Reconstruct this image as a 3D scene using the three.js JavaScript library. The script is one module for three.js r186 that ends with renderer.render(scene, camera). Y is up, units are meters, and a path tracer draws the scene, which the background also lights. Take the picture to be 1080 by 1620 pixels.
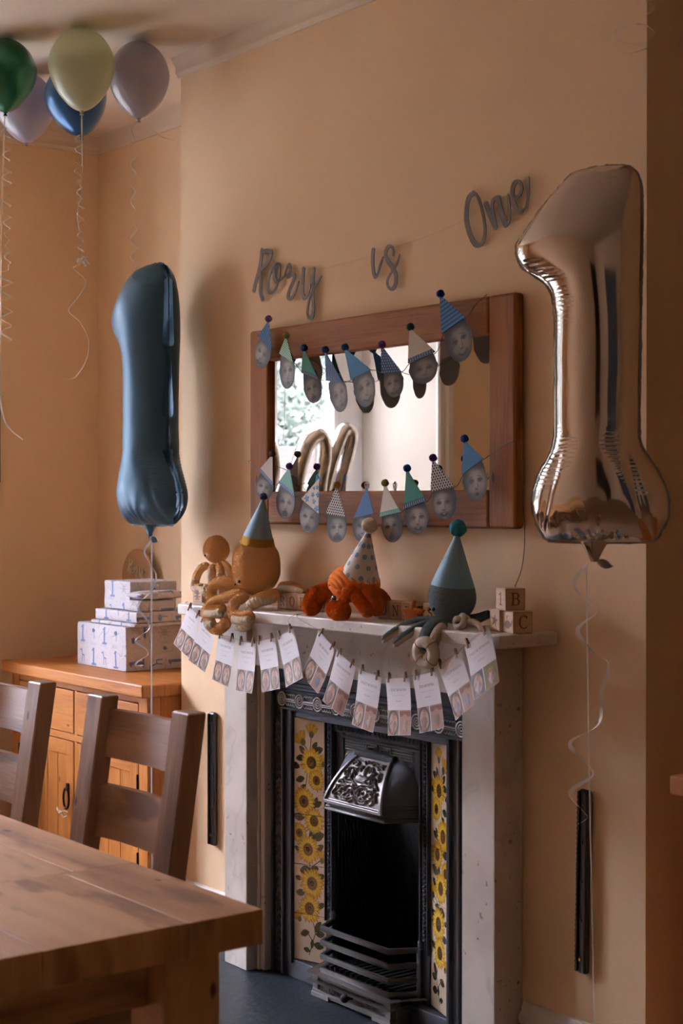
import * as THREE from 'three';
import { RoundedBoxGeometry } from 'three/addons/geometries/RoundedBoxGeometry.js';
import { mergeGeometries, mergeVertices, toCreasedNormals } from 'three/addons/utils/BufferGeometryUtils.js';
import { FontLoader } from 'three/addons/loaders/FontLoader.js';
import { TextGeometry } from 'three/addons/geometries/TextGeometry.js';

// ---------------------------------------------------------------- camera, sky, exposure
const scene = new THREE.Scene();
const camera = new THREE.PerspectiveCamera(35.9, 1080 / 1620, 0.05, 60);
camera.position.set(3.69, 1.46, 2.83);
camera.lookAt(3.69 - 0.79335, 1.46 - 0.0076, 2.83 - 0.60876);
camera.focus = 4.6;
camera.userData.fStop = 5.6;
scene.add(camera);

// pale overcast sky, brightest overhead; it lights the room through the bay window
const SKY = 99;
{
  const W = 64, H = 32, d = new Float32Array(W * H * 4);
  for (let j = 0; j < H; j++) {
    const e = ((j + 0.5) / H - 0.5) * Math.PI, k = SKY * (1 + 2 * Math.max(0, Math.sin(e))) / 3;
    for (let i = 0; i < W; i++) { const o = (j * W + i) * 4; d[o] = k * 0.92; d[o + 1] = k * 0.97; d[o + 2] = k * 1.2; d[o + 3] = 1; }
  }
  const t = new THREE.DataTexture(d, W, H, THREE.RGBAFormat, THREE.FloatType);
  t.mapping = THREE.EquirectangularReflectionMapping; t.magFilter = THREE.LinearFilter; t.needsUpdate = true;
  scene.background = t;
}
const renderer = new THREE.WebGLRenderer({ antialias: true });
renderer.toneMapping = THREE.LinearToneMapping;
renderer.toneMappingExposure = 1.0;
renderer.shadowMap.enabled = true;

// ---------------------------------------------------------------- helpers
const V3 = (x, y, z) => new THREE.Vector3(x, y, z), V2 = (x, y) => new THREE.Vector2(x, y);
const { sin, cos, PI, abs, min, max, sqrt, floor, pow, atan2, exp, hypot } = Math;
const lerp = (a, b, t) => a + (b - a) * t, clamp = (x, a = 0, b = 1) => min(b, max(a, x)), smooth = (a, b, x) => { const t = clamp((x - a) / (b - a)); return t * t * (3 - 2 * t); };
function rng(seed) { let s = seed >>> 0; return () => { s = (s + 0x6d2b79f5) | 0; let t = Math.imul(s ^ (s >>> 15), 1 | s); t = (t + Math.imul(t ^ (t >>> 7), 61 | t)) ^ t; return ((t ^ (t >>> 14)) >>> 0) / 4294967296; }; }
const hash = (i, j, s) => { let h = Math.imul(i, 374761393) + Math.imul(j, 668265263) + Math.imul(s, 2147483647 ^ 974711); h = Math.imul(h ^ (h >>> 13), 1274126177); return ((h ^ (h >>> 16)) >>> 0) / 4294967296; };
function vn(x, y, p, s, py = p) {      // value noise that repeats every p cells across and py cells up
  const i = floor(x), j = floor(y), f = x - i, g = y - j, u = f * f * (3 - 2 * f), v = g * g * (3 - 2 * g), m = (a) => ((a % p) + p) % p, w = (a) => ((a % py) + py) % py;
  return lerp(lerp(hash(m(i), w(j), s), hash(m(i + 1), w(j), s), u), lerp(hash(m(i), w(j + 1), s), hash(m(i + 1), w(j + 1), s), u), v);
}
const fbm = (x, y, p, s, o = 4, q = p) => { let a = 0.5, r = 0, n = 0; for (let k = 0; k < o; k++) { r += a * vn(x, y, p, s + k, q); n += a; x *= 2; y *= 2; p *= 2; q *= 2; a *= 0.5; } return r / n; };
function n3(x, y, z, s = 0) {  // 3-D value noise
  const i = floor(x), j = floor(y), k = floor(z), f = x - i, g = y - j, h = z - k, u = f * f * (3 - 2 * f), v = g * g * (3 - 2 * g), w = h * h * (3 - 2 * h), q = (a, b, c) => hash(a + c * 57, b - c * 131, s + c);
  return lerp(lerp(lerp(q(i, j, k), q(i + 1, j, k), u), lerp(q(i, j + 1, k), q(i + 1, j + 1, k), u), v), lerp(lerp(q(i, j, k + 1), q(i + 1, j, k + 1), u), lerp(q(i, j + 1, k + 1), q(i + 1, j + 1, k + 1), u), v), w);
}
function tex(W, H, fn, { srgb = true, repeat = true } = {}) {   // fn(u, v) -> [r, g, b] in 0..255
  const d = new Uint8Array(W * H * 4);
  for (let j = 0; j < H; j++) for (let i = 0; i < W; i++) { const c = fn(i / W, j / H), o = (j * W + i) * 4; d[o] = clamp(c[0], 0, 255); d[o + 1] = clamp(c[1], 0, 255); d[o + 2] = clamp(c[2], 0, 255); d[o + 3] = 255; }
  const t = new THREE.DataTexture(d, W, H); t.magFilter = THREE.LinearFilter; t.minFilter = THREE.LinearFilter;
  if (repeat) t.wrapS = t.wrapT = THREE.RepeatWrapping;
  if (srgb) t.colorSpace = THREE.SRGBColorSpace; t.needsUpdate = true; return t;
}
const grey = (W, H, fn) => tex(W, H, (u, v) => { const g = 255 * fn(u, v); return [g, g, g]; }, { srgb: false });
function canvasTex(W, H, draw, srgb = true) {
  const c = document.createElement('canvas'); c.width = W; c.height = H; draw(c.getContext('2d'), W, H);
  const t = new THREE.CanvasTexture(c); if (srgb) t.colorSpace = THREE.SRGBColorSpace; t.magFilter = THREE.LinearFilter; return t;
}
const mix3 = (a, b, t) => [lerp(a[0], b[0], t), lerp(a[1], b[1], t), lerp(a[2], b[2], t)];
const std = (color, roughness = 0.6, o = {}) => new THREE.MeshStandardMaterial({ color, roughness, ...o });
const phys = (color, roughness = 0.6, o = {}) => new THREE.MeshPhysicalMaterial({ color, roughness, ...o });

const used = new Map();
function numbered(n) { const k = used.get(n) ?? 0; used.set(n, k + 1); return k ? n + '_' + String(k).padStart(3, '0') : n; }
function tag(o, label, category, group) { o.userData.label = label; o.userData.category = category; if (group) o.userData.group = group; return o; }
function obj(name, geo, mat, parent = scene) {
  const m = new THREE.Mesh(Array.isArray(geo) ? merge(geo) : geo, mat);
  m.name = parent === scene ? numbered(name) : name; m.castShadow = m.receiveShadow = true; parent.add(m); return m;
}
function thing(name, label, category, pos = [0, 0, 0], turn = 0, group) {
  const o = new THREE.Group(); o.name = numbered(name); scene.add(o); o.position.set(...pos); o.rotation.y = turn; return tag(o, label, category, group);
}
function struct(name, geo, mat, parent = scene) { const m = obj(name, geo, mat, parent); m.userData.kind = 'structure'; return m; }
function stuff(o) { o.userData.kind = 'stuff'; return o; }
function merge(list) {
  const keep = ['position', 'normal', 'uv'];
  return mergeGeometries(list.map((g) => { g = g.index ? g.toNonIndexed() : g.clone(); for (const k of Object.keys(g.attributes)) if (!keep.includes(k)) g.deleteAttribute(k); g.clearGroups(); if (!g.attributes.uv) g.setAttribute('uv', new THREE.BufferAttribute(new Float32Array(g.attributes.position.count * 2), 2)); return g; }));
}
// uv in metres, u along the grain axis, chosen per triangle
function metreUV(g, axis = 'x', off = [0, 0]) {
  g = g.index ? g.toNonIndexed() : g;
  const p = g.attributes.position, uv = new Float32Array(p.count * 2), a = V3(), b = V3(), c = V3(), ax = { x: 0, y: 1, z: 2 }[axis];
  for (let i = 0; i < p.count; i += 3) {
    a.fromBufferAttribute(p, i); b.fromBufferAttribute(p, i + 1).sub(a); c.fromBufferAttribute(p, i + 2).sub(a); b.cross(c);
    const n = [abs(b.x), abs(b.y), abs(b.z)], d = n.indexOf(max(...n));
    const ui = d === ax ? (ax + 1) % 3 : ax, vi = 3 - d - ui;
    for (let k = 0; k < 3; k++) { const q = [p.getX(i + k), p.getY(i + k), p.getZ(i + k)]; uv[(i + k) * 2] = q[ui] + off[0]; uv[(i + k) * 2 + 1] = q[vi] + off[1]; }
  }
  g.setAttribute('uv', new THREE.BufferAttribute(uv, 2)); return g;
}
// a box given by its two corners
function box(x0, y0, z0, x1, y1, z1) { return new THREE.BoxGeometry(x1 - x0, y1 - y0, z1 - z0).translate((x0 + x1) / 2, (y0 + y1) / 2, (z0 + z1) / 2); }
function rbox(x0, y0, z0, x1, y1, z1, r = 0.003, seg = 1) { return new RoundedBoxGeometry(x1 - x0, y1 - y0, z1 - z0, seg, min(r, (x1 - x0) / 2.01, (y1 - y0) / 2.01, (z1 - z0) / 2.01)).translate((x0 + x1) / 2, (y0 + y1) / 2, (z0 + z1) / 2); }
let woodSeed = 0;
const wbox = (x0, y0, z0, x1, y1, z1, axis, r = 0.004, seg = 1) => { woodSeed++; return metreUV(rbox(x0, y0, z0, x1, y1, z1, r, seg), axis, [hash(woodSeed, 3, 7) * 3, hash(woodSeed, 5, 9) * 3]); };
const tubeAt = (pts, r, seg = 40, rad = 8, closed = false) => new THREE.TubeGeometry(new THREE.CatmullRomCurve3(pts.map((p) => Array.isArray(p) ? V3(...p) : p), closed), seg, r, rad, closed);
// tube with a radius that changes along it and rounded ends
function taper(pts, rad, seg = 40, around = 12, squash = 1) {
  const curve = new THREE.CatmullRomCurve3(pts.map((p) => Array.isArray(p) ? V3(...p) : p)), fr = curve.computeFrenetFrames(seg, false), pos = [], uv = [], idx = [];
  const L = curve.getLength();
  for (let i = 0; i <= seg; i++) {
    const t = i / seg, c = curve.getPointAt(t), r = typeof rad === 'function' ? rad(t) : rad;
    for (let k = 0; k <= around; k++) { const a = k / around * 2 * PI, q = c.clone().addScaledVector(fr.normals[i], cos(a) * r).addScaledVector(fr.binormals[i], sin(a) * r * squash); pos.push(q.x, q.y, q.z); uv.push(t * L, k / around); }
  }
  for (let i = 0; i < seg; i++) for (let k = 0; k < around; k++) { const a = i * (around + 1) + k, b = a + around + 1; idx.push(a, b, a + 1, b, b + 1, a + 1); }
  const g = new THREE.BufferGeometry(); g.setAttribute('position', new THREE.Float32BufferAttribute(pos, 3)); g.setAttribute('uv', new THREE.Float32BufferAttribute(uv, 2)); g.setIndex(idx); g.computeVertexNormals(); return g;
}
// grid surface from fn(u, v) -> [x, y, z]
function grid(nu, nv, fn, flip = false) {
  const pos = [], uv = [], idx = [];
  for (let j = 0; j <= nv; j++) for (let i = 0; i <= nu; i++) { const p = fn(i / nu, j / nv); pos.push(p[0], p[1], p[2]); uv.push(i / nu, j / nv); }
  for (let j = 0; j < nv; j++) for (let i = 0; i < nu; i++) { const a = j * (nu + 1) + i, b = a + nu + 1; flip ? idx.push(a, b, a + 1, b, b + 1, a + 1) : idx.push(a, a + 1, b, b, a + 1, b + 1); }
  const g = new THREE.BufferGeometry(); g.setAttribute('position', new THREE.Float32BufferAttribute(pos, 3)); g.setAttribute('uv', new THREE.Float32BufferAttribute(uv, 2)); g.setIndex(idx); g.computeVertexNormals(); return g;
}
// profile [[out, up], ...] swept along a floor path [[x, z], ...], mitred; "out" is to the right of travel
function sweep(path, profile, y = 0, crease = 0.6) {
  const n = path.length, pos = [], idx = [], uv = [], m = profile.length; let L = 0;
  for (let i = 0; i < n; i++) {
    const d = (a, b) => { const x = b[0] - a[0], z = b[1] - a[1], l = hypot(x, z); return [x / l, z / l]; };
    const d0 = i ? d(path[i - 1], path[i]) : d(path[0], path[1]), d1 = i < n - 1 ? d(path[i], path[i + 1]) : d0;
    const n0 = [-d0[1], d0[0]], n1 = [-d1[1], d1[0]], k = 1 + n0[0] * n1[0] + n0[1] * n1[1], mx = (n0[0] + n1[0]) / k, mz = (n0[1] + n1[1]) / k;
    if (i) L += hypot(path[i][0] - path[i - 1][0], path[i][1] - path[i - 1][1]);
    profile.forEach(([o, h], q) => { pos.push(path[i][0] + mx * o, y + h, path[i][1] + mz * o); uv.push(L, q * 0.02); });
  }
  for (let i = 0; i < n - 1; i++) for (let q = 0; q < m - 1; q++) { const a = i * m + q, b = a + m; idx.push(a, a + 1, b, b, a + 1, b + 1); }
  for (const i of [0, n - 1]) for (let q = 1; q < m - 1; q++) i ? idx.push(i * m, i * m + q + 1, i * m + q) : idx.push(0, q, q + 1);
  let g = new THREE.BufferGeometry(); g.setAttribute('position', new THREE.Float32BufferAttribute(pos, 3)); g.setAttribute('uv', new THREE.Float32BufferAttribute(uv, 2)); g.setIndex(idx);
  return toCreasedNormals(g, crease);
}

// ---------------------------------------------------------------- materials shared by the room
const CEIL = 2.955;
const wallBump = grey(512, 512, (u, v) => 0.5 + 0.35 * (fbm(u * 60, v * 60, 60, 11, 3) - 0.5) + 0.3 * (fbm(u * 6, v * 6, 6, 12, 3) - 0.5));
const wallMap = tex(256, 256, (u, v) => { const k = 1 + 0.035 * (fbm(u * 5, v * 5, 5, 21, 4) - 0.5); return [238 * k, 204 * k, 163 * k]; });
const plaster = std(0xffffff, 0.78, { map: wallMap, bumpMap: wallBump, bumpScale: 0.0012 });
const ceilingPaint = std(0xe9d8c4, 0.85, { bumpMap: wallBump, bumpScale: 0.001 });
const whitePaint = std(0xe4dcd2, 0.5);
const whiteWall = std(0xb0a598, 0.8);
const corniceP = std(0xe6d2bc, 0.75);
const upvc = std(0xe9e9ea, 0.35);

// ---------------------------------------------------------------- room shell
const XL = -2.125, XR = 5.0, ZA = -0.36, ZF = 3.75, B0 = -0.89, B1 = 1.178;
const BAY0 = 0.6, BAY1 = 2.26, BAYX = -2.68;
const m = (l) => metreUV(merge(l));
struct('floor', m([box(-3, -0.15, ZA - 0.2, XR + 0.2, 0, ZF + 0.2)]), std(0x8a6a4e, 0.55));
struct('ceiling', m([box(-3, CEIL, ZA - 0.2, XR + 0.2, CEIL + 0.15, ZF + 0.2)]), ceilingPaint);
struct('wall_breast', m([box(B0, 0, ZA, -0.335, CEIL, 0), box(0.625, 0, ZA, B1, CEIL, 0), box(-0.335, 0.97, ZA, 0.625, CEIL, 0)]), plaster);
struct('wall_back', m([box(XL - 0.2, 0, ZA - 0.2, XR + 0.2, CEIL, ZA)]), plaster);
struct('wall_left', m([box(XL - 0.2, 0, ZA, XL, CEIL, BAY0), box(XL - 0.2, 0, BAY1 + 0.012, XL, CEIL, ZF), box(XL - 0.2, 2.78, BAY0, XL, CEIL, BAY1)]), plaster);
const farWall = std(0xe6c8a6, 0.85, { bumpMap: wallBump, bumpScale: 0.001 });
struct('wall_right', m([box(XR, 0, ZA, XR + 0.2, CEIL, ZF)]), farWall);
struct('wall_front', m([box(XL - 0.2, 0, ZF, XR + 0.2, CEIL, ZF + 0.2)]), farWall);
// the square bay: side walls, head, breast below the sill
struct('wall_bay', m([box(BAYX - 0.15, 0, BAY0 - 0.15, XL - 0.2, 2.9, BAY0), box(BAYX - 0.15, 0, BAY1, XL - 0.2, 2.9, BAY1 + 0.15), box(XL - 0.2, 0, BAY1, XL, 2.78, BAY1 + 0.012), box(BAYX - 0.15, 2.78, BAY0, XL - 0.2, 2.9, BAY1), box(BAYX - 0.15, 0, BAY0, BAYX, 0.72, BAY1)]), whiteWall);
{ // window: three casements, the one by the corner with a low transom
  const w = new THREE.Group(); w.name = 'window_1'; w.userData.kind = 'structure'; scene.add(w);
  const x0 = BAYX - 0.1, x1 = BAYX - 0.02, T = 2.78, S = 0.72;
  const fr = [box(x0, S, BAY0, x1, S + 0.07, BAY1), box(x0, T - 0.07, BAY0, x1, T, BAY1)];
  for (const z of [BAY0, 1.08, 1.61, 2.1]) fr.push(rbox(x0, S, z, x1, T, z + (z > 2 ? 0.16 : 0.065), 0.006));
  struct('window_frame', fr, upvc, w);
  const sash = [];
  const panes = [[BAY0 + 0.065, 1.08, S + 0.07, T - 0.07], [1.145, 1.61, S + 0.07, T - 0.07], [1.675, 2.1, 1.68, T - 0.07], [1.675, 2.1, S + 0.07, 1.6]];
  for (const [a, b, c, d] of panes) for (const [p, q, r, s] of [[a, b, c, c + 0.045], [a, b, d - 0.045, d], [a, a + 0.04, c, d], [b - 0.04, b, c, d]]) sash.push(rbox(x0 + 0.02, r, p, x1 + 0.015, s, q, 0.008));
  sash.push(box(x0, 1.6, 1.675, x1, 1.68, 2.1));
  struct('window_sash', sash, upvc, w);
  const glass = phys(0xffffff, 0, { transmission: 1, thickness: 0, ior: 1.45 });
  for (const [a, b, c, d] of panes) struct('pane', new THREE.PlaneGeometry(b - a - 0.07, d - c - 0.08).rotateY(PI / 2).translate(BAYX - 0.06, (c + d) / 2, (a + b) / 2), glass, w);
  struct('window_sill', rbox(BAYX - 0.02, 0.72, BAY0, XL + 0.04, 0.75, BAY1, 0.008), upvc, w);
}
// moulded architrave round the bay opening
{
  const prof = [[0, 0], [0.012, 0], [0.02, 0.012], [0.02, 0.03], [0.012, 0.036], [0.016, 0.045], [0.03, 0.055], [0.03, 0.085], [0.018, 0.095], [0, 0.1]];
  for (const [z, s, n] of [[BAY1, 1, 'trim_1'], [BAY0, -1, 'trim_2']]) {
    const sh = new THREE.Shape(prof.map(([o, w]) => V2(o, -s * w)));
    struct(n, new THREE.ExtrudeGeometry(sh, { depth: 2.8, bevelEnabled: false }).rotateX(-PI / 2).translate(XL, 0, z), whitePaint);
  }
}
// cornice round the ceiling and skirting round the floor
const cove = [[0, 0.008], [0.008, 0.008], [0.01, 0.018], [0.014, 0.024], [0.013, 0.04], [0.015, 0.05], [0.02, 0.06], [0.021, 0.068], [0.024, 0.072], [0.025, 0.078], [0.0, 0.078]].map(([a, b]) => [a, b - 0.078]);
struct('trim_3', sweep([[XL, ZF], [XL, ZA], [B0, ZA], [B0, 0], [B1, 0], [B1, ZA], [XR, ZA]], cove, CEIL), corniceP);
const skirt = [[0, 0], [0.018, 0], [0.018, 0.125], [0.024, 0.132], [0.026, 0.142], [0.02, 0.152], [0.014, 0.158], [0.014, 0.168], [0.008, 0.178], [0, 0.18]];
struct('baseboard_left', sweep([[XL, BAY0 - 0.1], [XL, ZA], [B0, ZA], [B0, 0], [-0.472, 0]], skirt), whitePaint);
struct('baseboard_right', sweep([[0.775, 0], [B1, 0], [B1, ZA], [XR, ZA]], skirt), whitePaint);

// ---------------------------------------------------------------- wood, marble, iron
function woodMap(seed, dark, mid, light, { rough = 1, knots = 5, streak = 1 } = {}) {   // one repeat is 1.2 m along the grain (u) and 0.6 m across
  const r = rng(seed), kn = Array.from({ length: knots }, () => [r(), r(), 0.006 + 0.012 * r()]);
  return tex(768, 384, (u, v) => {
    let w = v * 26.93 + 2.2 * fbm(u * 3, v * 4, 3, seed, 3, 4), k = 0;
    for (const [a, b, s] of kn) { let du = abs(u - a); du = min(du, 1 - du); let dv = abs(v - b); dv = min(dv, 1 - dv); const d = hypot(du * 0.9, dv * 1.0); w += 2.6 * exp(-d / (s * 2.4)) * (v > b ? 1 : -1); k = max(k, 1 - smooth(s * 0.5, s * 1.1, d)); }
    const ring = 0.5 + 0.5 * sin(w * 2.1 + 3 * fbm(u * 2, v * 8, 2, seed + 5, 2, 8)), fine = lerp(0.5, fbm(u * 14, v * 170, 14, seed + 9, 2, 170), streak), tone = fbm(u * 3, v * 5, 3, seed + 13, 3, 5);
    let c = mix3(mid, light, clamp(0.25 + 0.6 * ring * fine + 0.5 * (tone - 0.5)));
    if (streak < 1) c = mix3(c, dark, 0.55 * smooth(0.56, 0.74, fbm(u * 5, v * 9, 5, seed + 21, 4, 9))); c = mix3(c, dark, clamp((0.55 - fine) * 0.9 * rough + (0.48 - tone) * 1.3 * rough));
    return mix3(c, mix3(dark, [20, 10, 5], 0.4), k * 0.85);
  });
}
const scaled = (t, su, sv) => { const c = t.clone(); c.repeat.set(1 / su, 1 / sv); c.needsUpdate = true; return c; };
const grainBump = grey(512, 512, (u, v) => 0.5 * fbm(u * 10, v * 120, 10, 41, 2, 120) + 0.5 * fbm(u * 8, v * 12, 8, 45, 3, 12));
const gb = scaled(grainBump, 1.0, 0.5);
const wood = (t, rough = 0.5, bump = 0.0015, col = 0xffffff) => std(col, rough, { map: scaled(t, 1.2, 0.6), bumpMap: gb, bumpScale: bump });
const oak = wood(woodMap(3, [86, 44, 10], [140, 80, 24], [168, 106, 42]), 0.68, 0.001);
const pineMap = woodMap(8, [108, 54, 18], [172, 104, 44], [200, 134, 70], { rough: 0.7, knots: 7 });
const pine = wood(pineMap, 0.42, 0.001);
const tableMap = woodMap(17, [118, 72, 40], [204, 148, 94], [224, 176, 124], { rough: 0.9, knots: 6, streak: 0.3 });
const tableWood = wood(tableMap, 0.45, 0.0007);
const chairWood = wood(woodMap(29, [92, 62, 44], [160, 122, 96], [184, 148, 122], { knots: 6, streak: 0.4 }), 0.4, 0.0006);

const marbleMap = tex(512, 512, (u, v) => {
  const a = fbm(u * 4, v * 4, 4, 61, 5), vein = pow(1 - abs(2 * fbm(u * 3 + a, v * 5 + a, 3, 66, 4, 5) - 1), 14), spot = smooth(0.76, 0.88, fbm(u * 44, v * 44, 44, 71, 3)) * smooth(0.4, 0.65, a);
  let c = mix3([226, 214, 202], [206, 194, 182], smooth(0.3, 0.75, a)); c = mix3(c, [160, 148, 140], vein * 0.3); return mix3(c, [96, 84, 74], spot * 0.7);
});
const marble = std(0xffffff, 0.35, { map: scaled(marbleMap, 0.7, 0.7) });
const ironBump = grey(256, 256, (u, v) => fbm(u * 30, v * 30, 30, 81, 4));
const iron = std(0x50525a, 0.36, { metalness: 0.55, bumpMap: scaled(ironBump, 0.25, 0.25), bumpScale: 0.0008 });
const ironWorn = std(0x8a8480, 0.36, { metalness: 0.9, bumpMap: scaled(ironBump, 0.25, 0.25), bumpScale: 0.0008 });
const ironMid = std(0x5c5957, 0.4, { metalness: 0.85, bumpMap: scaled(ironBump, 0.25, 0.25), bumpScale: 0.0008 });
const ironMatt = std(0x131315, 0.7, { metalness: 0.2 });

// ---------------------------------------------------------------- hearth and marble surround
struct('hearth', m([rbox(-0.7, 0, 0.0, 1.0, 0.006, 0.52, 0.002)]), std(0x1a2027, 0.45, { bumpMap: scaled(ironBump, 0.6, 0.6), bumpScale: 0.002 }));
{
  const t = thing('fireplace_surround', 'white marble fireplace surround with plain pilasters and a long mantel shelf against the chimney breast', 'fireplace', [0.147, 0, 0]);
  const b = (x0, y0, z0, x1, y1, z1, r = 0.004) => metreUV(rbox(x0, y0, z0, x1, y1, z1, r, 2), 'y', [hash(floor(x0 * 99), 1, 1), hash(floor(y1 * 99), 2, 1)]);
  obj('mantel_shelf', b(-0.738, 1.098, 0.001, 0.745, 1.132, 0.2, 0.005), marble, t);
  obj('lintel', b(-0.493, 0.951, 0.001, 0.493, 1.098, 0.082), marble, t);
  for (const s of [-1, 1]) {
    const j = obj('pilaster', b(min(s * 0.495, s * 0.62), 0.006, 0.001, max(s * 0.495, s * 0.62), 1.098, 0.1), marble, t);
    obj('slip', [b(min(s * 0.465, s * 0.4945), 0.006, 0.001, max(s * 0.465, s * 0.4945), 0.951, 0.055), new THREE.CylinderGeometry(0.006, 0.006, 0.944, 10).translate(s * 0.489, 0.479, 0.058)], marble, j);
  }
}

// ---------------------------------------------------------------- cast iron insert
const XC = 0.147;
{
  const t = thing('fireplace_insert', 'black cast iron fireplace insert with sunflower tiles, ornate hood and barred grate', 'fireplace', [XC, 0, 0]);
  const O = 0.461, T = 0.356, R = 0.237, C = 0.2;
  const sides = [-1, 1], bx = (s, a, b, y0, y1, z0, z1, r = 0.003) => rbox(min(s * a, s * b), y0, z0, max(s * a, s * b), y1, z1, r);
  // outer frame: two stiles with a raised bead and a carved leaf strip, a top rail with roundels
  for (const s of sides) {
    const st = obj('frame_stile', [bx(s, O, T, 0.006, 0.955, -0.03, 0.022), bx(s, O, O - 0.012, 0.006, 0.955, 0.02, 0.034), bx(s, T + 0.012, T, 0.05, 0.82, 0.02, 0.032), bx(s, O - 0.052, O - 0.062, 0.006, 0.83, 0.02, 0.03, 0.004)], iron, t);
    const lf = [];
    for (let y = 0.03; y < 0.8; y += 0.024) for (const q of [-1, 1]) lf.push(new THREE.SphereGeometry(1, 6, 4).scale(0.0045, 0.015, 0.006).rotateZ(q * 0.75).translate(s * (O - 0.03) + q * 0.008, y, 0.022));
    obj('carved_leaf_strip', lf, iron, st);
    obj('bead', [tubeAt([[s * (O - 0.057), 0.01, 0.031], [s * (O - 0.057), 0.42, 0.031], [s * (O - 0.057), 0.825, 0.031]], 0.0035, 40, 6)], ironWorn, st);
  }
  const rail = obj('frame_rail', [rbox(-O, 0.8, -0.03, O, 0.957, 0.022), rbox(-O, 0.875, 0.018, O, 0.884, 0.036, 0.004), rbox(-O, 0.893, 0.018, O, 0.905, 0.041, 0.005), rbox(-O + 0.04, 0.82, 0.018, O - 0.04, 0.828, 0.032, 0.003), rbox(-O, 0.905, 0.018, O, 0.957, 0.03)], iron, t);
  {
    const parts = [], n = 10, step = (2 * O - 0.1) / (n - 1);
    for (let i = 0; i < n; i++) {
      const x = -O + 0.05 + i * step, z = 0.026;
      parts.push(new THREE.TorusGeometry(0.02, 0.0028, 6, 22).translate(x, 0.851, z), new THREE.TorusGeometry(0.012, 0.0022, 5, 16).translate(x, 0.851, z), new THREE.TorusGeometry(0.0055, 0.002, 5, 10).translate(x, 0.851, z));
      if (i < n - 1) for (let k = 0; k < 4; k++) for (const q of [-1, 1]) parts.push(new THREE.TorusGeometry(0.0058, 0.0018, 4, 9, PI).rotateZ(q > 0 ? 0 : PI).translate(x + 0.028 + k * 0.0115, 0.851 + q * 0.012, z));
      if (i < n - 1) parts.push(rbox(x + 0.022, 0.8495, 0.02, x + step - 0.022, 0.8535, 0.03, 0.001), rbox(x + 0.022, 0.8445, 0.02, x + step - 0.022, 0.8465, 0.028, 0.001));
    }
    obj('roundel_band', parts, std(0xc4bcb6, 0.34, { metalness: 0.85 }), rail);
  }
  for (const s of sides) obj('bottom_rail', bx(s, C, T, 0.006, 0.062, -0.05, 0.024), iron, t);
  // tiles: five down each splayed side, one sunflower spray printed over the column
  const flower = canvasTex(300, 1500, (g, W, H) => {
    g.fillStyle = '#dcc6aa'; g.fillRect(0, 0, W, H);
    const X = (x) => (x - 118) / 180 * W, Y = (y) => (y - 160) / 1165 * H, r = rng(5), L = W / 180;
    const leaf = (x, y, l, a) => { g.save(); g.translate(X(x), Y(y)); g.rotate(a); g.beginPath(); g.moveTo(0, 0); g.quadraticCurveTo(l * L * 0.5, -l * L * 0.5, l * L, 0); g.quadraticCurveTo(l * L * 0.5, l * L * 0.5, 0, 0); g.fillStyle = '#4a4624'; g.fill(); g.strokeStyle = '#1c170c'; g.lineWidth = 3.5; g.stroke(); g.beginPath(); g.moveTo(0, 0); g.lineTo(l * L, 0); for (let k = 1; k < 5; k++) { g.moveTo(l * L * k / 5, 0); g.lineTo(l * L * (k + 0.7) / 5, -l * L * 0.16); g.moveTo(l * L * k / 5, 0); g.lineTo(l * L * (k + 0.7) / 5, l * L * 0.16); } g.lineWidth = 1.6; g.strokeStyle = '#2c2512'; g.stroke(); g.restore(); };
    const stem = (...p) => { g.beginPath(); g.moveTo(X(p[0]), Y(p[1])); for (let i = 2; i < p.length; i += 2) g.lineTo(X(p[i]), Y(p[i + 1])); g.strokeStyle = '#4a4420'; g.lineWidth = 6; g.stroke(); };
    const bloom = (x, y, R0, sq = 1, tilt = 0) => { R0 *= 1.1;
      g.save(); g.translate(X(x), Y(y)); g.rotate(tilt); g.scale(1, sq); const R1 = R0 * L;
      for (const [n, k, c] of [[22, 1, '#c08a1c'], [20, 0.93, '#e0ae2e'], [18, 0.8, '#edc548']]) for (let i = 0; i < n; i++) { const a = i / n * 2 * PI + r() * 0.12, l = R1 * k * (0.88 + 0.2 * r()); g.save(); g.rotate(a); g.beginPath(); g.moveTo(R1 * 0.25, -R1 * 0.08); g.quadraticCurveTo(l * 0.7, -R1 * 0.2, l, 0); g.quadraticCurveTo(l * 0.7, R1 * 0.2, R1 * 0.25, R1 * 0.08); g.fillStyle = c; g.fill(); g.strokeStyle = 'rgba(120,74,8,0.55)'; g.lineWidth = 1.4; g.stroke(); g.restore(); }
      for (const [k, c] of [[0.42, '#8a5a14'], [0.36, '#5a3a12'], [0.26, '#7a5420'], [0.17, '#3c2810']]) { g.beginPath(); g.arc(0, 0, R1 * k, 0, 2 * PI); g.fillStyle = c; g.fill(); }
      g.globalAlpha = 0.35; for (let i = 0; i < 26; i++) { const a = i / 26 * 6.283 + r() * 0.2; g.strokeStyle = '#8a5210'; g.lineWidth = 3; g.beginPath(); g.moveTo(cos(a) * R1 * 0.42, sin(a) * R1 * 0.42); g.lineTo(cos(a) * R1 * 0.72, sin(a) * R1 * 0.72); g.stroke(); } g.globalAlpha = 1; for (let i = 0; i < 40; i++) { const a = r() * 7, d = r() * R1 * 0.38; g.fillStyle = r() < 0.5 ? '#2a1a0a' : '#a8782a'; g.fillRect(cos(a) * d, sin(a) * d, 3, 3); } g.restore();
    };
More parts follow.
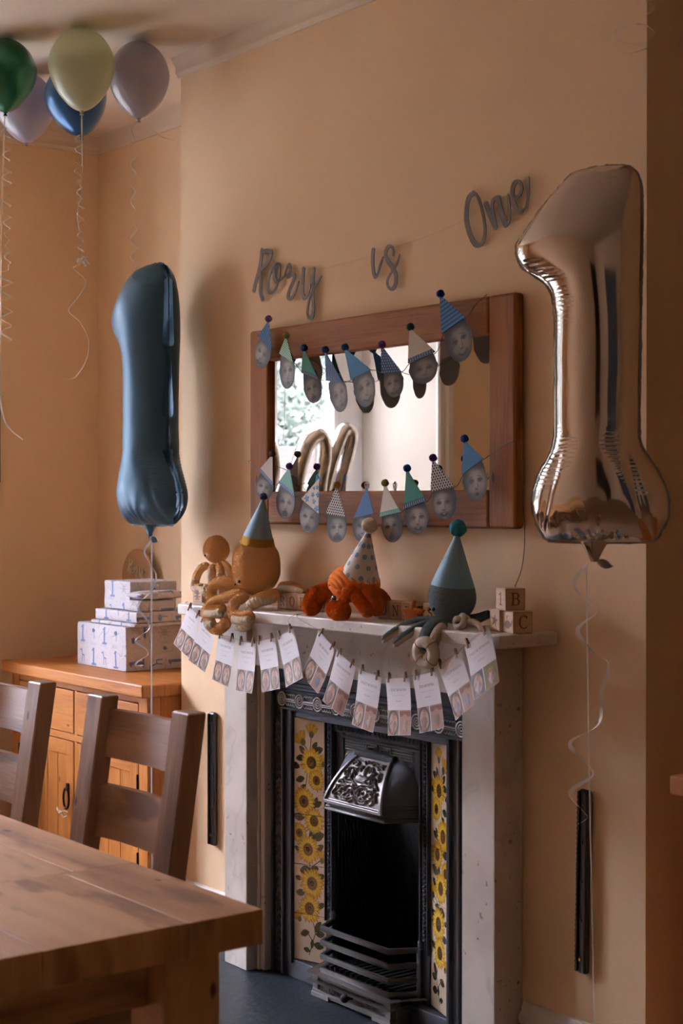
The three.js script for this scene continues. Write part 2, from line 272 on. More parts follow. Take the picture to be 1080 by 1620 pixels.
    const bud = (x, y, R0, a) => { g.save(); g.translate(X(x), Y(y)); g.rotate(a); const R1 = R0 * L; for (let i = -3; i <= 3; i++) { g.save(); g.rotate(i * 0.28); g.beginPath(); g.ellipse(0, -R1 * 0.7, R1 * 0.22, R1 * 0.75, 0, 0, 7); g.fillStyle = i % 2 ? '#c99a22' : '#e2b436'; g.fill(); g.strokeStyle = '#7a5210'; g.lineWidth = 1.5; g.stroke(); g.restore(); } g.beginPath(); g.arc(0, 0, R1 * 0.42, 0, 7); g.fillStyle = '#645c2c'; g.fill(); g.restore(); };
    stem(212, 235, 205, 330, 180, 500, 215, 640, 190, 790, 205, 880, 200, 1070, 235, 1180, 200, 1295); stem(165, 280, 205, 330); stem(265, 830, 215, 870); stem(185, 1180, 225, 1235);
    for (const [x, y, l, a] of [[215, 315, 42, -0.9], [225, 320, 50, -0.3], [180, 335, 42, -2.4], [175, 350, 44, 3.0], [150, 400, 46, 3.4], [175, 450, 45, 2.9], [180, 480, 40, 2.4], [225, 590, 45, -1.2], [230, 580, 40, -0.5], [175, 640, 55, 3.2], [220, 735, 62, -0.35], [205, 745, 50, -1.2], [235, 790, 45, -0.5], [150, 800, 30, 3.6], [205, 880, 55, 2.9], [205, 885, 45, -0.2], [240, 925, 44, -0.4], [160, 935, 32, 3.3], [180, 1000, 48, 3.1], [245, 1060, 40, -0.4], [200, 1185, 46, 2.9], [230, 1180, 52, -0.9], [235, 1190, 46, -0.1], [225, 1240, 50, 0.1], [215, 1260, 32, -1.5], [205, 1275, 34, 3.3]]) leaf(x, y, l, a);
    bud(212, 238, 30, 0.1); bud(168, 278, 32, -0.7); bud(268, 835, 26, 0.2); bud(275, 375, 26, 0.6); bud(150, 1130, 24, -0.6);
    for (const [x, y, R0] of [[212, 372, 56], [238, 455, 42], [172, 562, 56], [226, 650, 50], [148, 716, 40], [194, 790, 56], [216, 950, 60], [202, 1072, 56]]) bloom(x, y, R0, 0.92, 0.2);
  });
  const glaze = phys(0xffffff, 0.2, { map: flower, clearcoat: 0.7, clearcoatRoughness: 0.12 }), tileEdge = std(0xd9c6a8, 0.5);
  const rows = [0.064, 0.205, 0.355, 0.507, 0.657, 0.8];
  for (const s of sides) {
    const a = V2(s * T, 0.018), d = V2(s * R, -0.022), L = a.distanceTo(d), ang = atan2(-(d.y - a.y), d.x - a.x);
    for (let k = 0; k < 5; k++) {
      const h = rows[k + 1] - rows[k] - 0.0012, g = new RoundedBoxGeometry(L - 0.003, h, 0.009, 2, 0.0018), p = g.attributes.position, uv = g.attributes.uv;
      for (let i = 0; i < p.count; i++) { let u = (p.getX(i) + L / 2) / L; if (s > 0) u = 1 - u; u = s > 0 ? 1 - u : u; uv.setXY(i, clamp(s > 0 ? 1 - u : u, 0.01, 0.99), (rows[k] + h / 2 + p.getY(i) - rows[0]) / (rows[5] - rows[0])); }
      g.rotateY(s < 0 ? ang : ang + PI).translate((a.x + d.x) / 2, rows[k] + h / 2 + 0.001, (a.y + d.y) / 2);
      obj('tile', g, glaze, t);
    }
    obj('tile_backing', [new THREE.BoxGeometry(L, 0.736, 0.006).rotateY(s < 0 ? ang : ang + PI).translate((a.x + d.x) / 2, 0.432, (a.y + d.y) / 2 - 0.009)], tileEdge, t);
    // carved columns beside the fire
    const col = obj('carved_column', [bx(s, R + 0.002, C, 0.006, 0.82, -0.06, -0.012)], iron, t), beads = [];
    for (let y = 0.24; y < 0.79; y += 0.0125) { beads.push(new THREE.SphereGeometry(1, 6, 5).scale(0.008, 0.0048, 0.006).rotateZ(0.6 * (floor(y * 80) % 2 ? 1 : -1)).translate(s * (R - 0.018), y, -0.01)); }
    obj('bead_moulding', [...beads, bx(s, R - 0.004, R, 0.2, 0.8, -0.015, -0.004, 0.002), bx(s, C, C + 0.006, 0.2, 0.8, -0.015, -0.004, 0.002)], iron, col);
  }
  { // carved strip over the hood and the panel with the key pattern
    const lf = [];
    for (let x = -0.22; x < 0.225; x += 0.0175) { lf.push(new THREE.TorusGeometry(0.008, 0.0022, 4, 9, 3.6).rotateZ(x * 30).translate(x, 0.787, -0.01)); lf.push(new THREE.SphereGeometry(0.0032, 5, 4).translate(x + 0.008, 0.792, -0.01)); }
    const p = obj('top_panel', [rbox(-R, 0.772, -0.06, R, 0.802, -0.012), rbox(-C, 0.56, -0.06, -0.165, 0.775, -0.022), rbox(0.165, 0.56, -0.06, C, 0.775, -0.022), rbox(-0.17, 0.62, -0.06, 0.17, 0.775, -0.028), rbox(-0.182, 0.757, -0.03, 0.182, 0.764, -0.018, 0.003)], iron, t);
    obj('scroll_strip', lf, iron, p);
    const key = [], kb = (x0, y0, x1, y1) => key.push(rbox(min(x0, x1), min(y0, y1), -0.03, max(x0, x1), max(y0, y1), -0.02, 0.0012));
    for (const s of sides) {
      for (let k = 0; k < 4; k++) kb(s * 0.06, 0.752 - k * 0.008, s * 0.155, 0.748 - k * 0.008);
      const q = s * 0.031, w = 0.026, y0 = 0.722, y1 = 0.753, e = 0.0028;
      kb(q - w, y1 - e, q + w, y1); kb(q - w, y0, q - w + e, y1); kb(q - w, y0, q + w - 0.01, y0 + e); kb(q + w - 0.01 - e, y0, q + w - 0.01, y1 - 0.008); kb(q - w + 0.009, y1 - 0.011, q + w - 0.01, y1 - 0.008); kb(q - w + 0.009, y0 + 0.009, q - w + 0.012, y1 - 0.008); kb(q - w + 0.009, y0 + 0.009, q + w - 0.02, y0 + 0.012); kb(q + w - e, y0, q + w, y1);
    }
    obj('key_pattern', key, ironWorn, p);
    const sc = [];
    for (const s of sides) for (const [x, y, r0] of [[0.142, 0.698, 0.013], [0.128, 0.673, 0.011], [0.15, 0.662, 0.009], [0.118, 0.7, 0.008], [0.152, 0.64, 0.008]]) { sc.push(new THREE.TorusGeometry(r0, 0.0032, 5, 12, 4.6).rotateZ(x * 90).translate(s * x, y, -0.024), new THREE.SphereGeometry(r0 * 0.42, 6, 5).translate(s * x, y, -0.024)); }
    obj('scroll_ornament', sc, ironWorn, p);
  }
  // firebox: sloping back, cheeks, floor
  {
    const w = 0.19, fb = [];
    fb.push(grid(6, 14, (u, v) => [lerp(-w, w, u) * lerp(1, 0.75, v), lerp(0.08, 0.66, v), lerp(-0.2, -0.06, v * v)]));
    for (const s of sides) fb.push(grid(4, 14, (u, v) => [s * w * lerp(1, lerp(1, 0.75, v), u), lerp(0.08, 0.66, v), lerp(-0.02, lerp(-0.2, -0.06, v * v), u)], s > 0));
    fb.push(box(-w, 0.06, -0.2, w, 0.082, 0.05));
    obj('firebox', fb, std(0x17181b, 0.32, { metalness: 0.5, bumpMap: scaled(ironBump, 1.2, 2.2), bumpScale: 0.002 }), t);
    const bars = []; for (let i = -6; i <= 6; i++) bars.push(rbox(i * 0.025 - 0.006, 0.082, -0.16, i * 0.025 + 0.006, 0.094, 0.04, 0.002));
    obj('bottom_grate', bars, ironMatt, t);
  }
  // hood
  {
    const wid = (v) => lerp(0.076, 0.139, pow(v, 0.8)), prof = (v) => { const a = v * 1.32; return [0.722 - 0.14 * (0.72 * v + 0.28 * (1 - cos(a)) / (1 - cos(1.32))), -0.016 + 0.09 * sin(a) / sin(1.32)]; };
    const back = (v) => { const a = v * PI / 2; return [lerp(0.09, 0.19, pow(sin(a), 1.0)), v < 0.7 ? lerp(0.733, 0.66, pow(v / 0.7, 1.6)) : lerp(0.66, 0.575, (v - 0.7) / 0.3)]; };
    const relief = document.createElement('canvas'); relief.width = relief.height = 256; const g = relief.getContext('2d');
    g.fillStyle = '#000'; g.fillRect(0, 0, 256, 256); g.lineCap = 'round';
    const half = [
      [128, 200, 118, 170, 90, 160, 66, 172, 62, 196, 80, 208, 94, 198, 90, 186], [128, 215, 100, 230, 70, 228, 44, 214], [66, 172, 40, 160, 26, 180, 34, 200, 48, 192], [128, 170, 112, 150, 84, 146, 60, 150, 40, 136, 36, 112, 50, 100, 62, 112, 54, 122],
      [60, 150, 70, 120, 66, 90, 50, 66], [92, 112, 76, 96, 72, 70, 84, 50], [50, 66, 30, 60, 22, 80, 32, 92], [40, 136, 22, 140, 14, 156], [84, 50, 98, 40, 104, 56], [30, 215, 24, 232, 40, 240], [60, 232, 72, 244, 92, 242], [128, 225, 118, 240, 108, 248], [20, 110, 14, 90], [22, 40, 40, 26, 60, 30, 58, 46, 44, 46], [96, 128, 110, 134, 128, 134], [92, 112, 110, 122, 128, 124], [16, 200, 12, 220], [100, 28, 90, 14, 72, 14], [110, 180, 104, 194, 112, 206], [74, 214, 70, 226, 80, 234], [46, 176, 34, 168, 30, 158], [58, 186, 50, 182, 44, 188], [100, 170, 104, 160, 98, 154], [70, 130, 82, 128, 88, 134], [44, 122, 34, 126, 30, 134], [60, 78, 70, 74, 78, 80], [34, 70, 26, 66, 18, 70], [90, 60, 98, 64, 100, 72], [12, 176, 22, 186, 18, 198], [96, 218, 90, 226, 96, 236], [118, 18, 112, 10, 104, 8], [36, 20, 26, 14, 16, 16], [24, 150, 34, 146, 40, 152],
    ];
    for (const [w, c] of [[12, 50], [9, 105], [6, 165], [3.2, 235]]) for (const p of half) for (const s of [1, -1]) { g.beginPath(); const q = []; for (let i = 0; i < p.length; i += 2) q.push([s > 0 ? p[i] : 256 - p[i], p[i + 1]]); g.moveTo(...q[0]); for (let i = 1; i < q.length - 1; i++) g.quadraticCurveTo(q[i][0], q[i][1], (q[i][0] + q[i + 1][0]) / 2, (q[i][1] + q[i + 1][1]) / 2); g.lineTo(...q[q.length - 1]); g.lineWidth = w; g.strokeStyle = `rgb(${c},${c},${c})`; g.stroke(); }
    for (const [rx, ry, cx, cy] of [[36, 20, 128, 112], [13, 34, 128, 70], [10, 10, 44, 206], [10, 10, 212, 206], [9, 9, 128, 190], [8, 8, 30, 30], [8, 8, 226, 30]]) for (let k = 0; k < 6; k++) { const f = 1 - k / 6, c = 110 + k * 26; g.beginPath(); g.ellipse(cx, cy, rx * f, ry * f, 0, 0, 7); g.fillStyle = `rgb(${c},${c},${c})`; g.fill(); }
    const px = g.getImageData(0, 0, 256, 256).data, H = (u, v) => { const x = clamp(u) * 254, y = clamp(v) * 254, i = floor(x), j = floor(y), f = x - i, q = y - j, P = (a, b) => px[(b * 256 + a) * 4] / 255; return lerp(lerp(P(i, j), P(i + 1, j), f), lerp(P(i, j + 1), P(i + 1, j + 1), f), q); };
    const front = grid(130, 110, (u, v) => {
      const [y, z] = prof(v), [y2, z2] = prof(min(1, v + 0.01)), [y1, z1] = prof(max(0, v - 0.01)), l = hypot(y2 - y1, z2 - z1), ny = (z2 - z1) / l, nz = -(y2 - y1) / l;
      const bu = min(u, 1 - u) * 2 * wid(v), bv = min(v * 0.17, (1 - v) * 0.17 + 0.004), e = min(bu, bv), rim = 1 - smooth(0.012, 0.016, e), round = e < 0.004 ? -0.003 * (1 - e / 0.004) : 0;
      const h = rim * 0.006 + round + (1 - rim) * 0.0085 * H((u - 0.08) / 0.84, (v - 0.12) / 0.8);
      return [lerp(-1, 1, u) * wid(v), y + ny * h, z + nz * h];
    }, true);
    const hood = obj('hood', [...sides.map((s) => grid(10, 24, (u, v) => { const [y, z] = prof(v), [bxx, by] = back(v), k = u; return [s * lerp(wid(v), bxx, k), lerp(y, by, k), lerp(z, -0.022, k)]; }, s < 0)), rbox(-0.09, 0.715, -0.03, 0.09, 0.733, 0.0, 0.006)], iron, t);
    obj('hood_relief', front, std(0x77726f, 0.42, { metalness: 0.85, bumpMap: scaled(ironBump, 0.25, 0.25), bumpScale: 0.0002 }), hood);
    const path = [[0.192, -0.02], [0.14, 0.072], [-0.14, 0.072], [-0.192, -0.02]];
    obj('hood_lip', [sweep(path, [[-0.004, 0], [0.004, 0], [0.006, 0.004], [0.004, 0.008], [0.008, 0.01], [0.01, 0.016], [0.006, 0.021], [-0.004, 0.022]], 0.562, 1.0)], ironMid, hood);
    for (const s of sides) obj('side_rib', [0.597, 0.606].map((y) => tubeAt([[s * 0.145, y, 0.066], [s * 0.17, y, 0.025], [s * 0.19, y, -0.012]], 0.0022, 8, 5)), iron, hood);
  }
  // grate bars with canted ends between two posts
  const bar = [[-0.004, 0], [0.002, 0], [0.006, 0.0015], [0.0075, 0.0045], [0.006, 0.007], [0.004, 0.0078], [0.006, 0.0088], [0.0075, 0.0115], [0.006, 0.0145], [0.002, 0.016], [-0.004, 0.016], [-0.006, 0.008], [-0.004, 0]];
  const gp = [[0.2, -0.02], [0.153, 0.066], [-0.153, 0.066], [-0.2, -0.02]];
  for (const y of [0.2, 0.158, 0.117, 0.078]) obj('grate_bar', sweep(gp, bar, y, 1.1), ironMid, t);
  for (const s of sides) obj('grate_post', [bx(s, 0.192, 0.212, 0.006, 0.215, -0.03, -0.002, 0.004), new THREE.SphereGeometry(0.012, 12, 8).scale(1, 1.2, 1).translate(s * 0.202, 0.226, -0.014)], iron, t);
  obj('grate_base', [sweep([[0.21, -0.02], [0.168, 0.07], [-0.168, 0.07], [-0.21, -0.02]], [[-0.03, 0], [0.002, 0], [0.008, 0.006], [0.004, 0.012], [0.006, 0.016], [0.002, 0.022], [-0.03, 0.024]], 0.056)], ironWorn, t);
  // ash pan front
  const ash = obj('ash_pan_cover', [rbox(-0.18, 0.02, 0.055, 0.18, 0.03, 0.082, 0.002), rbox(-0.18, 0.062, 0.055, 0.18, 0.072, 0.078, 0.002), rbox(-0.18, 0.02, 0.055, -0.155, 0.072, 0.08, 0.002), rbox(0.155, 0.02, 0.055, 0.18, 0.072, 0.08, 0.002), rbox(-0.16, 0.02, 0.045, 0.16, 0.07, 0.072, 0.002), rbox(-0.184, 0.0065, 0.04, -0.1, 0.022, 0.084, 0.003), rbox(0.1, 0.0065, 0.04, 0.184, 0.022, 0.084, 0.003), rbox(-0.11, 0.013, 0.045, 0.11, 0.022, 0.08, 0.002), rbox(-0.184, 0.0065, -0.02, -0.172, 0.07, 0.06, 0.003), rbox(0.172, 0.0065, -0.02, 0.184, 0.07, 0.06, 0.003)], ironWorn, t);
  const orn = [];
  for (const s of sides) { orn.push(new THREE.TorusGeometry(0.019, 0.0028, 6, 20).translate(s * 0.088, 0.046, 0.076), new THREE.TorusGeometry(0.008, 0.0025, 5, 12).translate(s * 0.088, 0.046, 0.076)); for (let k = 0; k < 4; k++) orn.push(new THREE.SphereGeometry(0.0035, 6, 5).translate(s * 0.088 + 0.0125 * cos(k * PI / 2 + 0.8), 0.046 + 0.0125 * sin(k * PI / 2 + 0.8), 0.076)); for (let k = 0; k < 4; k++) for (const q of [-1, 1]) orn.push(new THREE.TorusGeometry(0.006, 0.002, 4, 9, PI).rotateZ(q > 0 ? 0 : PI).translate(s * (0.028 + k * 0.0115), 0.046 + q * 0.009, 0.075)); }
  obj('ash_pan_ornament', orn, ironWorn, ash);
  obj('knob', [new THREE.SphereGeometry(0.013, 14, 10).translate(0, 0.046, 0.1), new THREE.CylinderGeometry(0.007, 0.009, 0.02, 10).rotateX(PI / 2).translate(0, 0.046, 0.085)], ironMatt, ash);
}

// ---------------------------------------------------------------- mirror
{
  const t = thing('wall_mirror', 'wide rectangular mirror in a chunky brown wooden frame on the chimney breast', 'mirror', [0.178, 1.687, 0.006]);
  const w = 0.598, h = 0.301, f = 0.1;
  const fr = (x0, y0, x1, y1, ax) => obj('frame_rail', wbox(x0, y0, 0, x1, y1, 0.034, ax, 0.009, 3), oak, t);
  fr(-w + f, h - f, w - f, h, 'x'); fr(-w + f, -h, w - f, -h + f, 'x'); fr(-w, -h, -w + f, h, 'y'); fr(w - f, -h, w, h, 'y');
  obj('mirror_glass', rbox(-w + f - 0.004, -h + f - 0.004, 0.012, w - f + 0.004, h - f + 0.004, 0.018, 0.001), std(0xdcd9d4, 0.012, { metalness: 1 }), t);
}

// ---------------------------------------------------------------- sideboards
const metalDark = std(0x2a2522, 0.4, { metalness: 0.8 });
function sideboard(label, x0, x1, zf, ym = 0.84) {
  const t = thing('sideboard', label, 'sideboard', [x0, 0, ZA]), W = x1 - x0, D = zf - ZA, d = D - 0.03, y1 = ym - 0.044;
  const P = (name, a, b, c, e, f, g, ax, par = t, r = 0.003) => obj(name, wbox(a, b, c, e, f, g, ax, r, 2), pine, par);
  P('sideboard_top', 0, y1, 0.006, W, ym, D, 'x', t, 0.006);
  P('side_panel', 0.03, 0.005, 0.02, 0.05, y1, d - 0.05, 'y'); P('side_panel', W - 0.035, 0.005, 0.02, W - 0.015, y1, d - 0.05, 'y');
  P('back_panel', 0.05, 0.06, 0.02, W - 0.035, y1, 0.035, 'x');
  for (const x of [0.03, W - 0.075]) P('corner_post', x, 0.001, d - 0.05, x + 0.06, y1, d, 'y');
  P('top_rail', 0.09, y1 - 0.025, d - 0.04, W - 0.075, y1, d - 0.002, 'x'); P('middle_rail', 0.09, 0.585, d - 0.04, W - 0.075, 0.61, d - 0.002, 'x'); P('plinth', 0.09, 0.03, d - 0.04, W - 0.075, 0.1, d - 0.002, 'x');
  const n = 2, a = 0.09, w = (W - 0.165) / n;
  for (let i = 0; i < n; i++) {
    const p = a + i * w, q = p + w;
    if (i) P('divider', p - 0.011, 0.1, d - 0.04, p + 0.011, y1 - 0.025, d - 0.003, 'y');
    const dr = P('drawer', p + (i ? 0.014 : 0.003), 0.613, d - 0.03, q - (i < n - 1 ? 0.014 : 0.003), y1 - 0.028, d, 'x');
    const ring = (par, x, y) => { obj('handle', [rbox(x - 0.008, y, d, x + 0.008, y + 0.03, d + 0.008, 0.003), new THREE.TorusGeometry(0.038, 0.0045, 8, 24).scale(0.55, 1, 1).translate(x, y - 0.025, d + 0.01)], metalDark, par); };
    ring(dr, (p + q) / 2, 0.71);
    const x0d = p + (i ? 0.014 : 0.003), x1d = q - (i < n - 1 ? 0.014 : 0.003), s = 0.055;
    const door = new THREE.Group(); door.name = 'door'; t.add(door);
    P('door_stile', x0d, 0.103, d - 0.025, x0d + s, 0.582, d, 'y', door); P('door_stile', x1d - s, 0.103, d - 0.025, x1d, 0.582, d, 'y', door);
    P('door_rail', x0d + s, 0.53, d - 0.025, x1d - s, 0.582, d - 0.001, 'x', door); P('door_rail', x0d + s, 0.103, d - 0.025, x1d - s, 0.16, d - 0.001, 'x', door);
    const k = 4, pw = (x1d - x0d - 2 * s) / k; for (let j = 0; j < k; j++) P('door_board', x0d + s + j * pw + 0.001, 0.16, d - 0.02, x0d + s + (j + 1) * pw - 0.001, 0.53, d - 0.008, 'y', door);
    ring(door, i ? x0d + 0.028 : x1d - 0.036, 0.4);
    for (const y of [0.21, 0.475]) obj('hinge', rbox(i ? x1d - 0.006 : x0d - 0.002, y, d - 0.004, i ? x1d + 0.003 : x0d + 0.006, y + 0.055, d + 0.005, 0.003), metalDark, door);
  }
  return t;
}
sideboard('golden pine sideboard in the left alcove carrying a stack of wrapped presents', -1.965, -0.896, 0.15);
sideboard('golden pine sideboard in the dark right alcove, only its left corner in view', 1.335, 2.5, 0.1, 0.845);

// twine tied to the left door handle
tag(obj('twine_bow', [tubeAt([[-1.52, 0.335, 0.142], [-1.5, 0.33, 0.15], [-1.478, 0.327, 0.148], [-1.46, 0.31, 0.146], [-1.447, 0.315, 0.14]], 0.0035, 20, 6), tubeAt([[-1.505, 0.34, 0.146], [-1.485, 0.322, 0.152], [-1.46, 0.333, 0.148], [-1.445, 0.33, 0.14]], 0.003, 20, 6)], std(0xc9b7a0, 0.9)), 'pale twine tied round the ring handle of the pine sideboard door', 'twine');

// ---------------------------------------------------------------- dining table
{
  const x0 = -0.36, x1 = 1.53, z0 = 1.337, z1 = 2.29, y0 = 0.722, y1 = 0.78, t = thing('dining_table', 'thick brown plank dining table in the foreground with chunky legs', 'table', [0, 0, 0]);
  const B = (n, a, b, c, d, e, f, ax, r = 0.004) => obj(n, wbox(a, b, c, d, e, f, ax, r, 2), tableWood, t);
  const cross = 1.1, zs = [z0, 1.462, 1.66, 1.86, 2.05, z1], ze = [z0, 1.482, 1.74, 2.02, z1];
  for (let i = 0; i < 5; i++) B('top_plank', x0, y0, zs[i] + 0.0006, cross - 0.0008, y1 - 0.0002 * (i % 2), zs[i + 1] - 0.0006, 'x', 0.0008);
  for (let i = 0; i < 4; i++) B('end_plank', cross + 0.0008, y0, ze[i] + 0.0006, x1, y1 - 0.0002 * ((i + 1) % 2), ze[i + 1] - 0.0006, 'x', 0.0012);
  for (const [x, z] of [[x1 - 0.17, z0 + 0.045], [x1 - 0.17, z1 - 0.155], [x0 + 0.06, z0 + 0.045], [x0 + 0.06, z1 - 0.155]]) B('leg', x, 0.001, z, x + 0.11, y0 - 0.001, z + 0.11, 'y', 0.006);
  B('apron', x1 - 0.135, y0 - 0.1, z0 + 0.157, x1 - 0.105, y0 - 0.002, z1 - 0.157, 'z'); B('apron', x0 + 0.11, y0 - 0.1, z0 + 0.157, x0 + 0.14, y0 - 0.002, z1 - 0.157, 'z');
  B('apron', x0 + 0.172, y0 - 0.1, z0 + 0.075, x1 - 0.172, y0 - 0.002, z0 + 0.105, 'x'); B('apron', x0 + 0.172, y0 - 0.1, z1 - 0.105, x1 - 0.172, y0 - 0.002, z1 - 0.075, 'x');
}
// ---------------------------------------------------------------- chairs
function chair(label, x, z) {
  const t = thing('dining_chair', label, 'chair', [x, 0, z], 0, 'ladder back chairs tucked under the table');
  const W = 0.432, H = 1.02, zr = (y) => y < 0.45 ? 0.055 : 0.055 - 0.085 * (y - 0.45) / 0.57;    // back rake
  const shear = (g) => { const p = g.attributes.position; for (let i = 0; i < p.count; i++) { const y = p.getY(i); p.setZ(i, p.getZ(i) + zr(y) - (y > 0.9 ? 0 : 0)); } g.computeVertexNormals(); return g; };
  const post = (px) => { const s = new THREE.Shape(); s.moveTo(-0.032, 0); s.lineTo(0.034, 0); s.lineTo(0.034, H); s.lineTo(-0.03, H); s.closePath(); let g = new THREE.ExtrudeGeometry(s, { depth: 0.038, bevelEnabled: true, bevelSize: 0.003, bevelThickness: 0.003, bevelSegments: 2, steps: 1 }); return g; };
  for (const s of [-1, 1]) {
    // a post in stacked segments so that it can lean
    const segs = 12, pts = [], g = grid(segs, 16, () => [0, 0, 0]);
    const sec = [[-0.034, -0.019], [-0.031, -0.022], [0.031, -0.022], [0.034, -0.019], [0.034, 0.019], [0.031, 0.022], [-0.031, 0.022], [-0.034, 0.019], [-0.034, -0.019]];
    const ring = []; for (let k = 0; k <= 10; k++) { const y = k === 0 ? 0.001 : k === 10 ? H - 0.003 : 0.001 + (H - 0.001) * k / 10; ring.push([y, 1]); } ring.push([H, 0.9], [H, 0]); ring.unshift([0.001, 0]);
    const pos = [], idx = [], n = sec.length; ring.forEach(([y, k]) => sec.forEach(([a, b]) => pos.push(s * (W / 2 - 0.034) + a * k, y, zr(y) + b * k)));
    for (let i = 0; i < ring.length - 1; i++) for (let q = 0; q < n - 1; q++) { const a = i * n + q, b = a + n; idx.push(a, b, a + 1, b, b + 1, a + 1); }
    const q = new THREE.BufferGeometry(); q.setAttribute('position', new THREE.Float32BufferAttribute(pos, 3)); q.setIndex(idx);
    woodSeed++; obj('back_post', metreUV(toCreasedNormals(q, 0.5), 'y', [hash(woodSeed, 1, 1) * 3, hash(woodSeed, 2, 2) * 3]), chairWood, t);
    obj('front_leg', wbox(s * (W / 2 - 0.034) - 0.024, 0.001, 0.385, s * (W / 2 - 0.034) + 0.024, 0.43, 0.433, 'y'), chairWood, t);
  }
  const rail = (y0, y1) => { const a = -W / 2 + 0.06, b = W / 2 - 0.06; let g = new RoundedBoxGeometry(b - a, y1 - y0, 0.022, 3, 0.006); g = new THREE.BoxGeometry(b - a, y1 - y0, 0.02, 16, 4, 1).translate(0, (y0 + y1) / 2, 0); const p = g.attributes.position; for (let i = 0; i < p.count; i++) { const k = p.getX(i) / (b - a) * 2; p.setZ(i, p.getZ(i) + zr(p.getY(i)) - 0.012 - 0.014 * (1 - k * k)); if (p.getY(i) > y1 - 0.002) p.setY(i, p.getY(i) - 0.0); } g.computeVertexNormals(); woodSeed++; return metreUV(toCreasedNormals(g, 0.5), 'x', [hash(woodSeed, 4, 1), hash(woodSeed, 6, 2)]); };
  obj('back_rail', rail(0.885, 0.99), chairWood, t); obj('back_rail', rail(0.712, 0.825), chairWood, t); obj('back_rail', rail(0.55, 0.64), chairWood, t);
  obj('seat', wbox(-W / 2 + 0.005, 0.43, 0.08, W / 2 - 0.005, 0.46, 0.45, 'z', 0.008), chairWood, t);
  for (const s of [-1, 1]) obj('seat_rail', wbox(s * (W / 2 - 0.034) - 0.012, 0.37, 0.08, s * (W / 2 - 0.034) + 0.012, 0.43, 0.385, 'z'), chairWood, t);
  for (const s of [-1, 1]) obj('stretcher', wbox(s * (W / 2 - 0.034) - 0.01, 0.16, 0.08, s * (W / 2 - 0.034) + 0.01, 0.195, 0.385, 'z'), chairWood, t);
  return t;
}
chair('dark wooden ladder back chair tucked under the table, nearer the fireplace', 0.71, 1.112);
chair('dark wooden ladder back chair cut off by the left edge of the photo', 0.031, 1.105);

// ---------------------------------------------------------------- presents on the sideboard
const wrapMap = canvasTex(1024, 1024, (g, W, H) => {
  g.fillStyle = '#bdb6b8'; g.fillRect(0, 0, W, H); const r = rng(77), blue = '#5c709c', grey = '#8b8488', navy = '#4a5f80';
  const one = (x, y, s) => { g.fillStyle = blue; g.fillRect(x - s * 0.12, y - s * 0.8, s * 0.26, s * 1.5); g.beginPath(); g.moveTo(x - s * 0.12, y - s * 0.8); g.lineTo(x - s * 0.34, y - s * 0.5); g.lineTo(x - s * 0.12, y - s * 0.5); g.fill(); g.fillRect(x - s * 0.4, y + s * 0.62, s * 0.82, s * 0.17); };
  const flower = (x, y, s) => { g.strokeStyle = grey; g.lineWidth = 3; for (let i = 0; i < 8; i++) { g.beginPath(); g.moveTo(x, y); g.lineTo(x + s * cos(i * PI / 4), y + s * sin(i * PI / 4)); g.stroke(); } g.beginPath(); g.arc(x, y, s * 0.4, 0, 7); g.stroke(); };
  const tree = (x, y, s) => { g.fillStyle = navy; g.beginPath(); g.ellipse(x, y - s * 0.5, s * 0.4, s * 0.26, 0, 0, 7); g.fill(); g.fillRect(x + s * 0.1, y - s * 0.4, 5, s); };
  const boat = (x, y, s) => { g.fillStyle = navy; g.beginPath(); g.moveTo(x - s * 0.7, y); g.lineTo(x + s * 0.7, y); g.lineTo(x + s * 0.45, y + s * 0.32); g.lineTo(x - s * 0.7, y + s * 0.32); g.fill(); g.beginPath(); g.moveTo(x + s * 0.1, y - 4); g.lineTo(x + s * 0.1, y - s * 0.7); g.lineTo(x + s * 0.5, y - 4); g.fill(); };
  const giraffe = (x, y, s) => { g.strokeStyle = navy; g.lineWidth = s * 0.13; g.lineCap = 'round'; g.beginPath(); g.moveTo(x - s * 0.3, y + s * 0.8); g.lineTo(x - s * 0.2, y); g.lineTo(x + s * 0.25, y); g.lineTo(x + s * 0.3, y + s * 0.8); g.moveTo(x - s * 0.2, y); g.lineTo(x - s * 0.45, y - s * 0.7); g.lineTo(x - s * 0.7, y - s * 0.62); g.stroke(); };
  const n = 8, c = W / n; for (let j = 0; j < n; j++) for (let i = 0; i < n; i++) {
    const x = (i + 0.5) * c, y = (j + 0.5) * c, k = (i * 3 + j * 5) % 6, odd = (i + j) % 2;
    if (odd === 0) one(x, y, 62); else [() => tree(x, y, 60), () => flower(x, y, 40), () => boat(x, y, 50), () => giraffe(x, y, 46), () => flower(x + 10, y - 14, 26), () => tree(x, y, 44)][k]();
    g.fillStyle = grey; for (let q = 0; q < 9; q++) { const a = x + (r() - 0.5) * c, b = y + (r() - 0.5) * c; g.fillRect(a, b, 3 + 5 * r(), 3); }
    g.strokeStyle = 'rgba(139,132,136,0.6)'; g.lineWidth = 2; for (let q = 0; q < 3; q++) { g.beginPath(); g.moveTo(x - 40, y + 50 + q * 6); g.lineTo(x + 20, y + 50 + q * 6); g.stroke(); }
  }
});
wrapMap.wrapS = wrapMap.wrapT = THREE.RepeatWrapping;
const creases = grey(512, 512, (u, v) => { const a = fbm(u * 6, v * 6, 6, 91, 4), b = abs(2 * fbm(u * 4, v * 4, 4, 95, 3) - 1); return clamp(0.5 * a + 0.5 * smooth(0, 0.12, b)); });
const wrap = std(0xffffff, 0.55, { map: scaled(wrapMap, 0.66, 0.66), bumpMap: scaled(creases, 0.3, 0.3), bumpScale: 0.003 });
